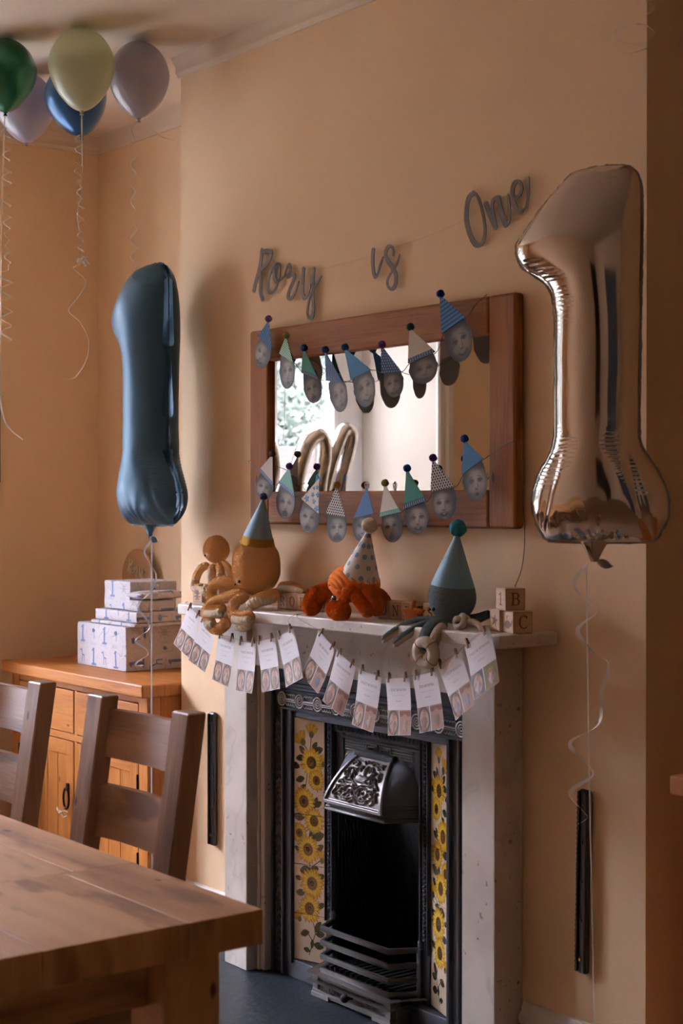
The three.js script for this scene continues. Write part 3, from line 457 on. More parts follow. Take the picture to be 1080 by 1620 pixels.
function present(label, a, b, { puff = 0, turn = 0, seed = 1, flaps = true } = {}) {
  const c = [(a[0] + b[0]) / 2, a[1], (a[2] + b[2]) / 2], w = b[0] - a[0], h = b[1] - a[1], d = b[2] - a[2];
  const t = thing('present', label, 'present', c, turn);
  const g = new RoundedBoxGeometry(w, h, d, 5, min(0.006, h * 0.3)); let q = new THREE.BoxGeometry(w, h, d, 20, 8, 20); const p = q.attributes.position;
  const rr = min(0.006, h * 0.28);
  for (let i = 0; i < p.count; i++) {
    let [x, y, z] = [p.getX(i), p.getY(i), p.getZ(i)]; const u = x / w * 2, v = z / d * 2, k = y / h * 2;
    const ix = clamp(x, -w / 2 + rr, w / 2 - rr), iy = clamp(y, -h / 2 + rr, h / 2 - rr), iz = clamp(z, -d / 2 + rr, d / 2 - rr), l = hypot(x - ix, y - iy, z - iz); if (l > rr) { x = ix + (x - ix) * rr / l; y = iy + (y - iy) * rr / l; z = iz + (z - iz) * rr / l; }
    if (puff) { const e = (1 - u * u * u * u) * (1 - v * v * v * v); y = k * h / 2 * lerp(0.25, 1, pow(clamp(e), 0.6)); }
    const nn = (n3(x * 40 + seed * 9, y * 40, z * 40, seed) - 0.5) * 0.004; x += nn; z += (n3(x * 35, y * 35 + seed * 5, z * 35, seed + 1) - 0.5) * 0.004; if (k > -0.9) y += nn * 0.7;
    p.setXYZ(i, x, max(y, -h / 2) + h / 2, z);
  }
  q.computeVertexNormals(); q = metreUV(toCreasedNormals(q, 0.9), 'x', [seed * 0.13, seed * 0.29]);
  obj('wrapping', q, wrap, t);
  if (flaps) { // folded triangle on the end that faces the fireplace
    const s = new THREE.Shape([V2(-d / 2 + 0.006, h - 0.004), V2(0.01, 0.03 + h * 0.2), V2(d / 2 - 0.02, h - 0.004)]);
    obj('paper_flap', metreUV(new THREE.ExtrudeGeometry(s, { depth: 0.0015, bevelEnabled: false }).rotateY(PI / 2).translate(w / 2 + 0.001, 0, 0), 'z', [0.2, 0.07]), wrap, t);
  }
  return t;
}
present('largest wrapped present, a deep box at the bottom of the stack', [-1.655, 0.8405, -0.345], [-1.288, 1.003, -0.012], { seed: 2 });
present('thin floppy wrapped present lying directly on the largest box', [-1.56, 1.004, -0.335], [-1.235, 1.017, -0.02], { seed: 3, flaps: false });
present('flat wrapped present under the cube shaped one, second layer up from the big box', [-1.54, 1.018, -0.325], [-1.235, 1.058, -0.025], { seed: 4, flaps: false });
present('cube shaped wrapped present at the back of the stack top', [-1.515, 1.059, -0.25], [-1.325, 1.163, -0.05], { seed: 5 });
present('small wrapped parcel beside the cube, under the pillow shaped parcel', [-1.318, 1.059, -0.19], [-1.238, 1.098, -0.035], { seed: 6, flaps: false });
present('soft pillow shaped wrapped parcel on top of the small one', [-1.318, 1.1, -0.24], [-1.226, 1.132, -0.03], { seed: 7, puff: 1, flaps: false, turn: 0.06 });

// ---------------------------------------------------------------- foil number balloons
const L0 = [[0, 20], [3, -10], [8, -34], [20, -50], [38, -67], [68, -92], [98, -114], [116, -127], [128, -129], [142, -127], [152, -122], [160, -115], [168, -103], [178, -88], [190, -77], [210, -70], [258, -66], [340, -65], [420, -66], [448, -70], [468, -78], [488, -90], [513, -99], [538, -103], [568, -97], [588, -87], [597, -80], [601, -64], [602, 0]];
const R0 = [[0, 20], [2, 44], [8, 57], [20, 66], [38, 70], [68, 71], [118, 71], [258, 69], [418, 67], [448, 71], [468, 83], [488, 96], [513, 108], [538, 114], [562, 113], [582, 103], [595, 95], [600.5, 82], [602, 0]];
function piece(list, y) { for (let i = 1; i < list.length; i++) if (y <= list[i][0]) { const a = list[i - 1], b = list[i], p = list[max(0, i - 2)], q = list[min(list.length - 1, i + 1)], t = (y - a[0]) / (b[0] - a[0]), h = b[0] - a[0], m0 = (b[1] - p[1]) / (b[0] - p[0] || 1) * h, m1 = (q[1] - a[1]) / (q[0] - a[0] || 1) * h; const lim = (m, d) => Math.sign(m) === Math.sign(d) ? Math.sign(m) * min(abs(m), 2.5 * abs(d)) : 0, d = b[1] - a[1], M0 = lim(m0, d), M1 = lim(m1, d); return (2 * t ** 3 - 3 * t * t + 1) * a[1] + (t ** 3 - 2 * t * t + t) * M0 + (-2 * t ** 3 + 3 * t * t) * b[1] + (t ** 3 - t * t) * M1; } return list[list.length - 1][1]; }
const NUM = (() => {   // inflation height solved on a grid: a soap-film dome over the outline
  const S = 2.5, W = 104, H = 246, inside = new Uint8Array(W * H), u = new Float32Array(W * H);
  for (let j = 0; j < H; j++) { const y = j * S; if (y > 602) continue; const a = piece(L0, y), b = piece(R0, y); for (let i = 0; i < W; i++) { const x = (i - 52) * S; inside[j * W + i] = x > a && x < b ? 1 : 0; } }
  for (let k = 0; k < 1500; k++) for (let j = 1; j < H - 1; j++) for (let i = 1; i < W - 1; i++) { const q = j * W + i; if (inside[q]) { const n = 0.25 * (u[q - 1] + u[q + 1] + u[q - W] + u[q + W] + S * S); u[q] += 1.8 * (n - u[q]); } }
  return (x, y) => { const a = clamp(x / S + 52, 0, W - 1.01), b = clamp(y / S, 0, H - 1.01), i = floor(a), j = floor(b), f = a - i, g = b - j, P = (m, n) => u[n * W + m]; return sqrt(max(0, 2 * lerp(lerp(P(i, j), P(i + 1, j), f), lerp(P(i, j + 1), P(i + 1, j + 1), f), g))); };
})();
function numberBalloon(label, pos, turn, mat, seamMat, k, wr, seed, fat) {
  const t = thing('number_balloon', label, 'balloon', pos, turn), M = 0.00142 * k;
  const side = (s) => grid(96, 300, (u0, v) => {
    const v1 = v, y = 602 * (v1 < 0.5 ? 0.5 * pow(2 * v1, 1.25) : 1 - 0.5 * pow(2 * (1 - v1), 1.25)), a = piece(L0, y), b = piece(R0, y), u = 0.5 - 0.5 * cos(PI * u0), x = lerp(a, b, u);
    const e = min(x - a, b - x, y * 1.2, (602 - y)); let h = NUM(x, y) * fat;
    const left = x - a < b - x;
    const bend = left ? smooth(135, 165, y) * (1 - smooth(205, 290, y)) + smooth(405, 440, y) * (1 - smooth(490, 530, y)) : smooth(410, 440, y) * (1 - smooth(500, 540, y));
    const base = smooth(560, 602, y), top = 1 - smooth(0, 26, y), s0 = left ? y : y + 30, far = 1 - smooth(0, 62, e);
    h *= 1 - wr * bend * far * (0.1 + 0.16 * pow(0.5 + 0.5 * sin(s0 * 0.95 + 6 * n3(s0 * 0.05, seed, x * 0.03)), 2));
    h *= 1 - wr * (base + top) * 0.32 * n3(x * 0.09, seed + 3, y * 0.02) * smooth(0, 8, e);
    h += wr * 2.2 * (n3(x * 0.02, y * 0.012, seed * 3 + s) - 0.5) * smooth(0, 30, e);
    h -= wr * 2.2 * exp(-pow((y - 46 - (x + 60) * 0.05) / 4.5, 2)) * smooth(10, 60, x) * smooth(0, 10, e);
    for (const q of [-1, 1]) { const t = clamp((y - 440) / 158), lx = q * lerp(48, 88, t); h -= wr * 6 * smooth(0, 0.3, t) * exp(-pow((x - lx) / 7, 2)) * smooth(0, 12, e); }
    { const r = hypot(x, 602 - y); h *= 1 - wr * 0.16 * (0.5 + 0.5 * sin(atan2(x, 602 - y + 6) * 12)) * exp(-r / 42); }
    return [x * M, (602 - y) * M, s * h * M];
  }, s > 0);
  const film = mergeVertices(mergeGeometries([side(1), side(-1)]), 1e-5); film.computeVertexNormals();
  obj('film', film, mat, t);
  // flat heat-sealed seam, slightly ragged
  const pts = []; for (let i = 0; i <= 220; i++) { const y = 602 * (0.5 - 0.5 * cos(PI * i / 220)); pts.push([piece(L0, y), y]); } for (let i = 220; i >= 0; i--) { const y = 602 * (0.5 - 0.5 * cos(PI * i / 220)); pts.push([piece(R0, y), y]); }
  const pos2 = [], idx = [], N = pts.length;
  pts.forEach(([x, y], i) => { const p = pts[(i + N - 1) % N], q = pts[(i + 1) % N]; let nx = (q[1] - p[1]), ny = -(q[0] - p[0]); const l = hypot(nx, ny) || 1; nx /= -l; ny /= -l; const w = 2.2 + 2.4 * n3(x * 0.25, y * 0.25, seed), z = 3 * (n3(x * 0.12, y * 0.12, seed + 7) - 0.5) * wr; pos2.push(x * M - nx * M, (602 - y) * M + ny * M, 0, (x + nx * w) * M, (602 - y - ny * w) * M, z * M); });
  for (let i = 0; i < N - 1; i++) { const a = 2 * i; idx.push(a, a + 1, a + 2, a + 1, a + 3, a + 2); }
  const sg = new THREE.BufferGeometry(); sg.setAttribute('position', new THREE.Float32BufferAttribute(pos2, 3)); sg.setIndex(idx); sg.computeVertexNormals();
  obj('seam', sg, seamMat, t);
  // inflation neck and its loose tab
  obj('neck', grid(20, 16, (u, v) => { const a = u * 2 * PI, r = lerp(0.05, 0.007, pow(v, 0.6)) * (1 + 0.12 * sin(a * 5)), f = lerp(0.6, 0.5, v); return [r * cos(a) - 0.004, 0.018 - 0.062 * v, r * sin(a) * f]; }), mat, t);
  obj('neck_tab', grid(8, 10, (u, v) => [0.002 + v * 0.042 + 0, -0.044 - v * 0.012 + (u - 0.5) * 0.02 * sin(PI * min(1, v + 0.15)), 0.004 * sin(v * 5 + u * 2)]), seamMat, t);
  return t;
}
const silver = std(0xd8d0ca, 0.09, { metalness: 1, side: THREE.DoubleSide }), silverDull = std(0xa8a09a, 0.3, { metalness: 1, side: THREE.DoubleSide });
const satinBlue = phys(0x3a627a, 0.42, { metalness: 0.35, clearcoat: 0.25, clearcoatRoughness: 0.35, side: THREE.DoubleSide }), satinSeam = std(0x2a4656, 0.5, { metalness: 0.3, side: THREE.DoubleSide });
numberBalloon('silver foil number one balloon floating to the right of the mirror', [1.238, 1.366, 0.232], 0.62, silver, silverDull, 0.978, 0.6, 3, 0.86);
numberBalloon('matt blue foil number one balloon floating to the left of the mirror', [-0.825, 1.378, 0.158], 0.08, satinBlue, satinSeam, 1.0, 0.55, 5, 0.9);

// ---------------------------------------------------------------- ribbons
const ribbonWhite = phys(0xfaf0e4, 0.55, { transmission: 0.5, thickness: 0, side: THREE.DoubleSide }), ribbonBlue = phys(0xd4e0ec, 0.55, { transmission: 0.5, thickness: 0, side: THREE.DoubleSide });
// a flat ribbon along points, its face turning as it goes
function ribbon(pts, w, seg, twist = 6, seed = 1) {
  const c = new THREE.CatmullRomCurve3(pts.map((p) => V3(...p))), pos = [], idx = [];
  for (let i = 0; i <= seg; i++) { const t = i / seg, p = c.getPointAt(t), tg = c.getTangentAt(t), a = twist * t + 2.2 * n3(t * 9, seed, 0.5), n = V3(cos(a), 0, sin(a)); n.addScaledVector(tg, -n.dot(tg)).normalize(); const b = tg.clone().cross(n).normalize(); for (const [k, h] of [[-1, 0], [0, 0.0004], [1, 0]]) { const q = p.clone().addScaledVector(n, k * w / 2).addScaledVector(b, h); pos.push(q.x, q.y, q.z); } }
  for (let i = 0; i < seg; i++) for (let k = 0; k < 2; k++) { const a = i * 3 + k, b = a + 3; idx.push(a, b, a + 1, b, b + 1, a + 1); }
  const g = new THREE.BufferGeometry(); g.setAttribute('position', new THREE.Float32BufferAttribute(pos, 3)); g.setIndex(idx); g.computeVertexNormals(); return g;
}
function coil(x, y0, y1, z, r, turns, seed, drift = 0) { const out = [], n = Math.ceil(turns * 10); for (let i = 0; i <= n; i++) { const t = i / n, a = t * turns * 2 * PI, k = r * (0.5 + 0.9 * n3(t * turns * 0.7, seed, 1)); out.push([x + k * cos(a) * 0.7 + drift * t + 0.012 * (n3(t * 3, seed, 9) - 0.5), lerp(y0, y1, t), z + k * sin(a) + 0.012 * (n3(t * 3, seed, 4) - 0.5)]); } return out; }
tag(obj('ribbon', [ribbon([[1.222, 1.32, 0.247], [1.226, 1.0, 0.245], [1.23, 0.5, 0.235], [1.235, 0.01, 0.225]], 0.004, 40, 1)], ribbonWhite), 'straight white ribbon dropping from the silver number balloon to the floor', 'ribbon');
tag(obj('ribbon', [ribbon([[1.222, 1.318, 0.247], [1.205, 1.27, 0.268], [1.226, 1.23, 0.243], [1.236, 1.21, 0.23], [1.21, 1.17, 0.262], [1.232, 1.12, 0.236], [1.252, 1.095, 0.208], [1.243, 1.03, 0.22], [1.24, 0.96, 0.226], [1.2, 0.915, 0.276], [1.225, 0.87, 0.245], [1.232, 0.845, 0.236], [1.205, 0.815, 0.27], [1.2, 0.8, 0.276], [1.218, 0.765, 0.254], [1.225, 0.75, 0.246], [1.212, 0.735, 0.262]], 0.0095, 160, 16)], ribbonWhite), 'loose curled white ribbon hanging under the silver number balloon', 'ribbon');
tag(obj('ribbon', [ribbon([[-0.815, 1.328, 0.160], [-0.813, 0.974, 0.162], [-0.810, 0.447, 0.164], [-0.806, 0.008, 0.160]], 0.006, 40, 1)], ribbonBlue), 'straight pale blue ribbon dropping from the blue number balloon', 'ribbon');
tag(obj('ribbon', [ribbon([[-0.815, 1.328, 0.160], [-0.830, 1.291, 0.179], [-0.821, 1.254, 0.166], [-0.806, 1.212, 0.149], [-0.815, 1.164, 0.160], [-0.838, 1.122, 0.191], [-0.842, 1.101, 0.195], [-0.828, 1.069, 0.174], [-0.821, 1.038, 0.166], [-0.844, 1.006, 0.197], [-0.849, 0.996, 0.202], [-0.825, 0.964, 0.170], [-0.823, 0.953, 0.168], [-0.844, 0.927, 0.197], [-0.849, 0.916, 0.202], [-0.832, 0.915, 0.179]], 0.007, 140, 14, 2)], ribbonBlue), 'loose curled pale ribbon hanging in front of the wrapped presents', 'ribbon');

// ---------------------------------------------------------------- latex balloons under the ceiling
function latex(label, top, d, h, mat, tiltX = 0, tiltZ = 0) {
  const t = thing('latex_balloon', label, 'balloon', top, 0), prof = [];
  for (let i = 0; i <= 60; i++) { const v = i / 60, a = v * PI; const y = h * (0.5 + 0.5 * cos(a)), k = pow(sin(a), 1) * (1 - 0.0 * v), taper = v > 0.45 ? lerp(1, 0.62, pow((v - 0.45) / 0.55, 1.1)) : 1; prof.push(V2(max(0.0005, d / 2 * k * taper * (v > 0.985 ? 1.0 : 1)), y)); }
  const g = new THREE.Group(); g.name = 'body'; t.add(g); g.rotation.set(tiltX, 0, tiltZ);
  prof.reverse();
  obj('skin', new THREE.LatheGeometry(prof, 48).translate(0, -h, 0), mat, g);
  obj('knot', [new THREE.TorusGeometry(0.0045, 0.003, 6, 12).rotateX(PI / 2).translate(0, -h - 0.001, 0), new THREE.CylinderGeometry(0.002, 0.007, 0.01, 10).translate(0, -h - 0.007, 0)], mat, g);
  return t;
}
const lx = (c, tr = 0.25, r = 0.28) => phys(c, r, { transmission: tr, thickness: 0, clearcoat: 0.5, clearcoatRoughness: 0.2 });
const chrome = (c) => phys(c, 0.3, { metalness: 0.55, clearcoat: 0.4, clearcoatRoughness: 0.2 });
latex('pale green latex balloon in front of the ceiling cluster', [-0.777, 2.95, 0.436], 0.212, 0.262, lx(0xe2e6c4, 0.45));
latex('dark green shiny latex balloon cut off by the left edge of the photo', [-1.034, 2.95, 0.575], 0.205, 0.236, chrome(0x1f6b4c));
latex('lilac grey latex balloon nearest the chimney breast', [-0.797, 2.95, 0.217], 0.202, 0.25, lx(0xc6c0ca, 0.4));
latex('dark blue shiny latex balloon hanging behind the pale green one', [-1.165, 2.948, 0.27], 0.215, 0.25, chrome(0x17527e), 0.1, 0.12);
latex('pale lilac latex balloon tucked behind the dark green one', [-1.35, 2.948, 0.352], 0.21, 0.24, lx(0xc8c4d4, 0.4), 0.1, -0.15);
tag(obj('ribbon', [ribbon([[-0.777, 2.682, 0.436], [-0.775, 2.62, 0.437], [-0.778, 2.5, 0.434], [-0.782, 2.42, 0.437], [-0.79, 2.36, 0.445], [-0.785, 2.31, 0.44], [-0.779, 2.262, 0.436], [-0.776, 2.245, 0.432]], 0.005, 90, 6)], ribbonWhite), 'thin straight white ribbon under the pale green balloon', 'ribbon');
tag(obj('ribbon', [ribbon([...coil(-0.782, 2.61, 2.24, 0.44, 0.011, 11, 4), [-0.775, 2.22, 0.43], ...Array.from({ length: 26 }, (_, i) => [-0.778 + 0.016 * cos(i * 1.9), 2.215 + 0.014 * sin(i * 2.7), 0.434 + 0.016 * sin(i * 1.3)]), [-0.8, 2.195, 0.455], [-0.77, 2.15, 0.427], [-0.785, 2.1, 0.446], [-0.805, 2.06, 0.468], [-0.78, 2.02, 0.44], [-0.763, 1.96, 0.42], [-0.768, 1.9, 0.427], [-0.79, 1.85, 0.452], [-0.8, 1.842, 0.463], [-0.815, 1.842, 0.48]], 0.0048, 520, 20)], ribbonWhite), 'curled white ribbon with a tangled knot hanging beside the wall corner', 'ribbon');
tag(obj('ribbon', [ribbon([[-0.797, 2.69, 0.217], [-0.812, 2.67, 0.236], ...coil(-0.806, 2.63, 2.18, 0.23, 0.011, 7.5, 8), [-0.8, 2.14, 0.222]], 0.005, 260, 16)], ribbonWhite), 'curled white ribbon running down from the lilac grey balloon', 'ribbon');
tag(obj('ribbon', [ribbon([[-0.78, 2.686, 0.2], [-0.765, 2.66, 0.18], [-0.745, 2.638, 0.155], [-0.722, 2.63, 0.125]], 0.003, 24, 2)], ribbonWhite), 'short stray white ribbon end beside the lilac grey balloon', 'ribbon');
tag(obj('ribbon', [ribbon([...coil(-1.03, 2.66, 2.22, 0.57, 0.012, 12, 14), ...coil(-1.035, 2.2, 1.97, 0.575, 0.02, 5, 17)], 0.005, 460, 30)], ribbonWhite), 'curled white ribbon hanging at the left edge of the photo', 'ribbon');
tag(obj('ribbon', [ribbon([[-1.034, 2.71, 0.576], [-1.042, 2.4, 0.584], [-1.045, 1.95, 0.588], [-1.045, 1.78, 0.588], [-1.03, 1.7, 0.572], [-0.995, 1.655, 0.535]], 0.005, 80, 4)], ribbonWhite), 'long loose white ribbon end at the far left edge', 'ribbon');
tag(obj('ribbon', [ribbon([[1.37, 2.75, 0.35], [1.355, 2.62, 0.33], [1.38, 2.535, 0.3], [1.42, 2.515, 0.265], [1.43, 2.5, 0.26], [1.385, 2.475, 0.3], [1.37, 2.455, 0.315], [1.38, 2.435, 0.3], [1.415, 2.432, 0.27], [1.43, 2.45, 0.26], [1.41, 2.47, 0.28], [1.38, 2.46, 0.31], [1.365, 2.43, 0.325], [1.385, 2.41, 0.3], [1.43, 2.425, 0.255]], 0.005, 120, 10)], ribbonWhite), 'looped white ribbon end in the dark top right corner', 'ribbon');
{ const t = thing('picture_frame', 'dark edge of a framed picture at the far left on the side wall', 'picture', [-2.125, 1.53, 0.088]);
  for (const [a, b, c, d] of [[0, 0, 0.02, 0.36], [0.1, 0, 0.12, 0.36], [0.02, 0, 0.1, 0.02], [0.02, 0.34, 0.1, 0.36]]) obj('frame_side', rbox(0.002, b, a, 0.024, d, c, 0.002), std(0x2a201a, 0.5), t);
  obj('picture_glass', box(0.004, 0.02, 0.02, 0.012, 0.34, 0.1), std(0x6b6258, 0.25), t); }

// ---------------------------------------------------------------- script letters on a thread
const WORDS = {
  Rory: [[[-0.389, 2.244], [-0.396, 2.208], [-0.408, 2.176], [-0.424, 2.145], [-0.435, 2.118]], [[-0.391, 2.236], [-0.362, 2.237], [-0.339, 2.229], [-0.343, 2.215], [-0.369, 2.194], [-0.404, 2.178]], [[-0.400, 2.178], [-0.395, 2.142], [-0.395, 2.109], [-0.385, 2.086]], [[-0.297, 2.187], [-0.324, 2.184], [-0.347, 2.163], [-0.357, 2.133], [-0.354, 2.111], [-0.339, 2.103], [-0.316, 2.112], [-0.301, 2.136], [-0.294, 2.163], [-0.297, 2.187], [-0.316, 2.183], [-0.326, 2.167], [-0.318, 2.142], [-0.305, 2.132], [-0.286, 2.139], [-0.268, 2.147]], [[-0.268, 2.147], [-0.260, 2.164], [-0.245, 2.179], [-0.238, 2.163], [-0.249, 2.147], [-0.256, 2.144], [-0.242, 2.142], [-0.223, 2.147], [-0.216, 2.139], [-0.227, 2.119], [-0.242, 2.099], [-0.249, 2.081], [-0.240, 2.074], [-0.223, 2.080], [-0.205, 2.102], [-0.194, 2.120]], [[-0.169, 2.160], [-0.172, 2.128], [-0.175, 2.097], [-0.171, 2.075], [-0.162, 2.068], [-0.147, 2.081], [-0.130, 2.121], [-0.117, 2.154]], [[-0.117, 2.154], [-0.121, 2.112], [-0.121, 2.070], [-0.119, 2.028], [-0.126, 2.009], [-0.140, 2.007], [-0.149, 2.020], [-0.144, 2.051], [-0.130, 2.079], [-0.105, 2.102], [-0.080, 2.124]]],
  is: [[[0.168, 2.175], [0.165, 2.154], [0.166, 2.125], [0.171, 2.103], [0.179, 2.094], [0.187, 2.100], [0.198, 2.122], [0.211, 2.145]], [[0.259, 2.147], [0.259, 2.161], [0.251, 2.171], [0.240, 2.174], [0.228, 2.166], [0.224, 2.152], [0.233, 2.134], [0.251, 2.115], [0.268, 2.093], [0.270, 2.075], [0.264, 2.058], [0.250, 2.052], [0.235, 2.061], [0.231, 2.077], [0.242, 2.093], [0.262, 2.110], [0.277, 2.125], [0.286, 2.143]]],
  One: [[[0.592, 2.270], [0.573, 2.260], [0.564, 2.232], [0.564, 2.198], [0.579, 2.159], [0.601, 2.132], [0.623, 2.131], [0.635, 2.157], [0.631, 2.194], [0.617, 2.239], [0.603, 2.263], [0.592, 2.270]], [[0.637, 2.236], [0.652, 2.208], [0.668, 2.180], [0.676, 2.166]], [[0.674, 2.179], [0.663, 2.221], [0.668, 2.240], [0.684, 2.241], [0.691, 2.222], [0.703, 2.190], [0.716, 2.168], [0.726, 2.179], [0.727, 2.208], [0.723, 2.243]], [[0.747, 2.232], [0.765, 2.238], [0.773, 2.255], [0.760, 2.273], [0.744, 2.268], [0.738, 2.246], [0.743, 2.220], [0.755, 2.200], [0.770, 2.193], [0.788, 2.201], [0.795, 2.224], [0.797, 2.276]]],
};

function brush(pts, w, y = 1, depth = 0.0022, z0 = 0.012) {   // a brush stroke: flat card ribbon, thick going down, thin going up
  const c = new THREE.CatmullRomCurve3(pts.map((p) => V3(p[0], p[1], 0)), false, 'centripetal'), n = 14 * pts.length, pos = [], idx = [];
  for (let i = -2; i <= n + 2; i++) {
    const t = clamp(i / n), p = c.getPointAt(t), d = c.getTangentAt(t), e = i < 0 ? -i : i > n ? i - n : 0, cap = e === 0 ? 1 : e === 1 ? 0.75 : 0.05, k = w * (0.62 + 0.38 * smooth(-0.4, 0.7, -d.y)) * cap * 0.5 * (t > 0.9 && d.y > 0 ? lerp(1, 0.6, (t - 0.9) * 10) : 1);
    const off = e === 0 ? 0 : w * 0.16 * e * (i < 0 ? -1 : 1);
    const q = V2(p.x + d.x * off, p.y + d.y * off), nx = -d.y * k, ny = d.x * k;
    pos.push(q.x + nx, q.y + ny, z0, q.x - nx, q.y - ny, z0, q.x - nx, q.y - ny, z0 + depth, q.x + nx, q.y + ny, z0 + depth);
  }
  const m = n + 5; for (let i = 0; i < m - 1; i++) for (let q = 0; q < 4; q++) { const a = i * 4 + q, b = i * 4 + (q + 1) % 4; idx.push(a, b, a + 4, b, b + 4, a + 4); }
  idx.push(0, 3, 2, 0, 2, 1); const l = (m - 1) * 4; idx.push(l, l + 1, l + 2, l, l + 2, l + 3);
  const g = new THREE.BufferGeometry(); g.setAttribute('position', new THREE.Float32BufferAttribute(pos, 3)); g.setIndex(idx); return toCreasedNormals(g, 0.5);
}
const glitter = std(0x6a5f58, 0.55, { metalness: 0.35, bumpMap: scaled(grey(256, 256, (u, v) => hash(floor(u * 256), floor(v * 256), 3)), 0.2, 0.2), bumpScale: 0.0004 });
{
  const A = WORDS.Rory, lw = 0.0155, put = (label, list, w) => tag(obj('banner_letter', metreUV(merge(list.map((p, i) => brush(p, w, 1, 0.0022, 0.012 + i * 0.0004)))), glitter), label, 'letter', 'silver grey letters of the birthday wall banner');
  put('silver grey script capital R at the left end of the wall banner', A.slice(0, 3), lw);
  put('silver grey script letters o and r joined together on the wall banner', A.slice(3, 5), 0.0135);
  put('silver grey script letter y with a long looped tail on the wall banner', A.slice(5), 0.0145);
  put('silver grey script word is in the middle of the wall banner', WORDS.is, 0.0135);
  put('silver grey tall oval capital O of the wall banner', WORDS.One.slice(0, 1), 0.0165);
  put('silver grey script letter n between the capital O and the e', WORDS.One.slice(1, 3), 0.0165);
  put('silver grey script letter e beside the silver number balloon', WORDS.One.slice(3), 0.015);
  tag(obj('banner_thread', tubeAt([[-0.39, 2.236, 0.011], [-0.29, 2.186, 0.011], [-0.12, 2.15, 0.011], [0.02, 2.151, 0.01], [0.166, 2.158, 0.011], [0.25, 2.168, 0.011], [0.41, 2.182, 0.01], [0.6, 2.215, 0.011], [0.74, 2.255, 0.011], [0.8, 2.29, 0.01]], 0.0004, 90, 5), std(0xcaa67c, 0.7)), 'thin clear thread carrying the script letters across the wall', 'thread');
}

// ---------------------------------------------------------------- bunting of faces in party hats
const FACES = [
  [[-0.285, 1.939, 0.072], -0.0, [0.017, 0.068], [-0.034, 0.022], [0.034, -0.022], [-0.038, -0.071]],
  [[-0.174, 1.885, 0.072], -0.07, [-0.002, 0.064], [-0.038, 0.016], [0.038, -0.016], [0.006, -0.092]],
  [[-0.055, 1.824, 0.072], 0.16, [-0.025, 0.08], [-0.033, 0.011], [0.032, -0.011], [0.024, -0.079]],
  [[0.064, 1.801, 0.072], -0.01, [-0.044, 0.09], [-0.038, 0.005], [0.038, -0.005], [0.041, -0.086]],
  [[0.186, 1.814, 0.072], 0.03, [-0.07, 0.077], [-0.042, -0.011], [0.042, 0.01], [0.034, -0.09]],
  [[0.323, 1.811, 0.072], 0.16, [-0.036, 0.074], [-0.034, 0.0], [0.033, 0.0], [0.017, -0.068]],
  [[0.451, 1.842, 0.072], 0.16, [-0.041, 0.081], [-0.046, -0.012], [0.046, 0.012], [0.01, -0.07]],
  [[0.58, 1.916, 0.072], 0.08, [-0.049, 0.084], [-0.041, -0.017], [0.041, 0.018], [0.039, -0.092]],
  [[-0.278, 1.527, 0.075], 0.16, [0.028, 0.069], [-0.028, 0.022], [0.028, -0.023], [-0.016, -0.065]],
  [[-0.17, 1.49, 0.075], 0.05, [0.014, 0.066], [-0.038, 0.02], [0.038, -0.019], [-0.014, -0.085]],
  [[-0.05, 1.441, 0.075], 0.09, [0.039, 0.08], [-0.036, 0.021], [0.036, -0.02], [-0.011, -0.078]],
  [[0.074, 1.415, 0.075], 0.07, [0.004, 0.083], [-0.04, 0.005], [0.04, -0.004], [0.004, -0.077]],
  [[0.203, 1.416, 0.075], 0.08, [0.014, 0.078], [-0.038, -0.008], [0.038, 0.007], [-0.014, -0.075]],
  [[0.321, 1.421, 0.075], 0.07, [-0.021, 0.081], [-0.039, -0.007], [0.039, 0.006], [0.014, -0.077]],
  [[0.428, 1.446, 0.075], 0.14, [-0.03, 0.095], [-0.039, -0.01], [0.038, 0.011], [0.009, -0.078]],
  [[0.541, 1.488, 0.075], 0.14, [-0.035, 0.079], [-0.04, -0.006], [0.039, 0.007], [0.009, -0.081]],
  [[0.658, 1.547, 0.075], 0.07, [-0.03, 0.067], [-0.037, -0.02], [0.035, 0.018], [0.015, -0.089]],
];

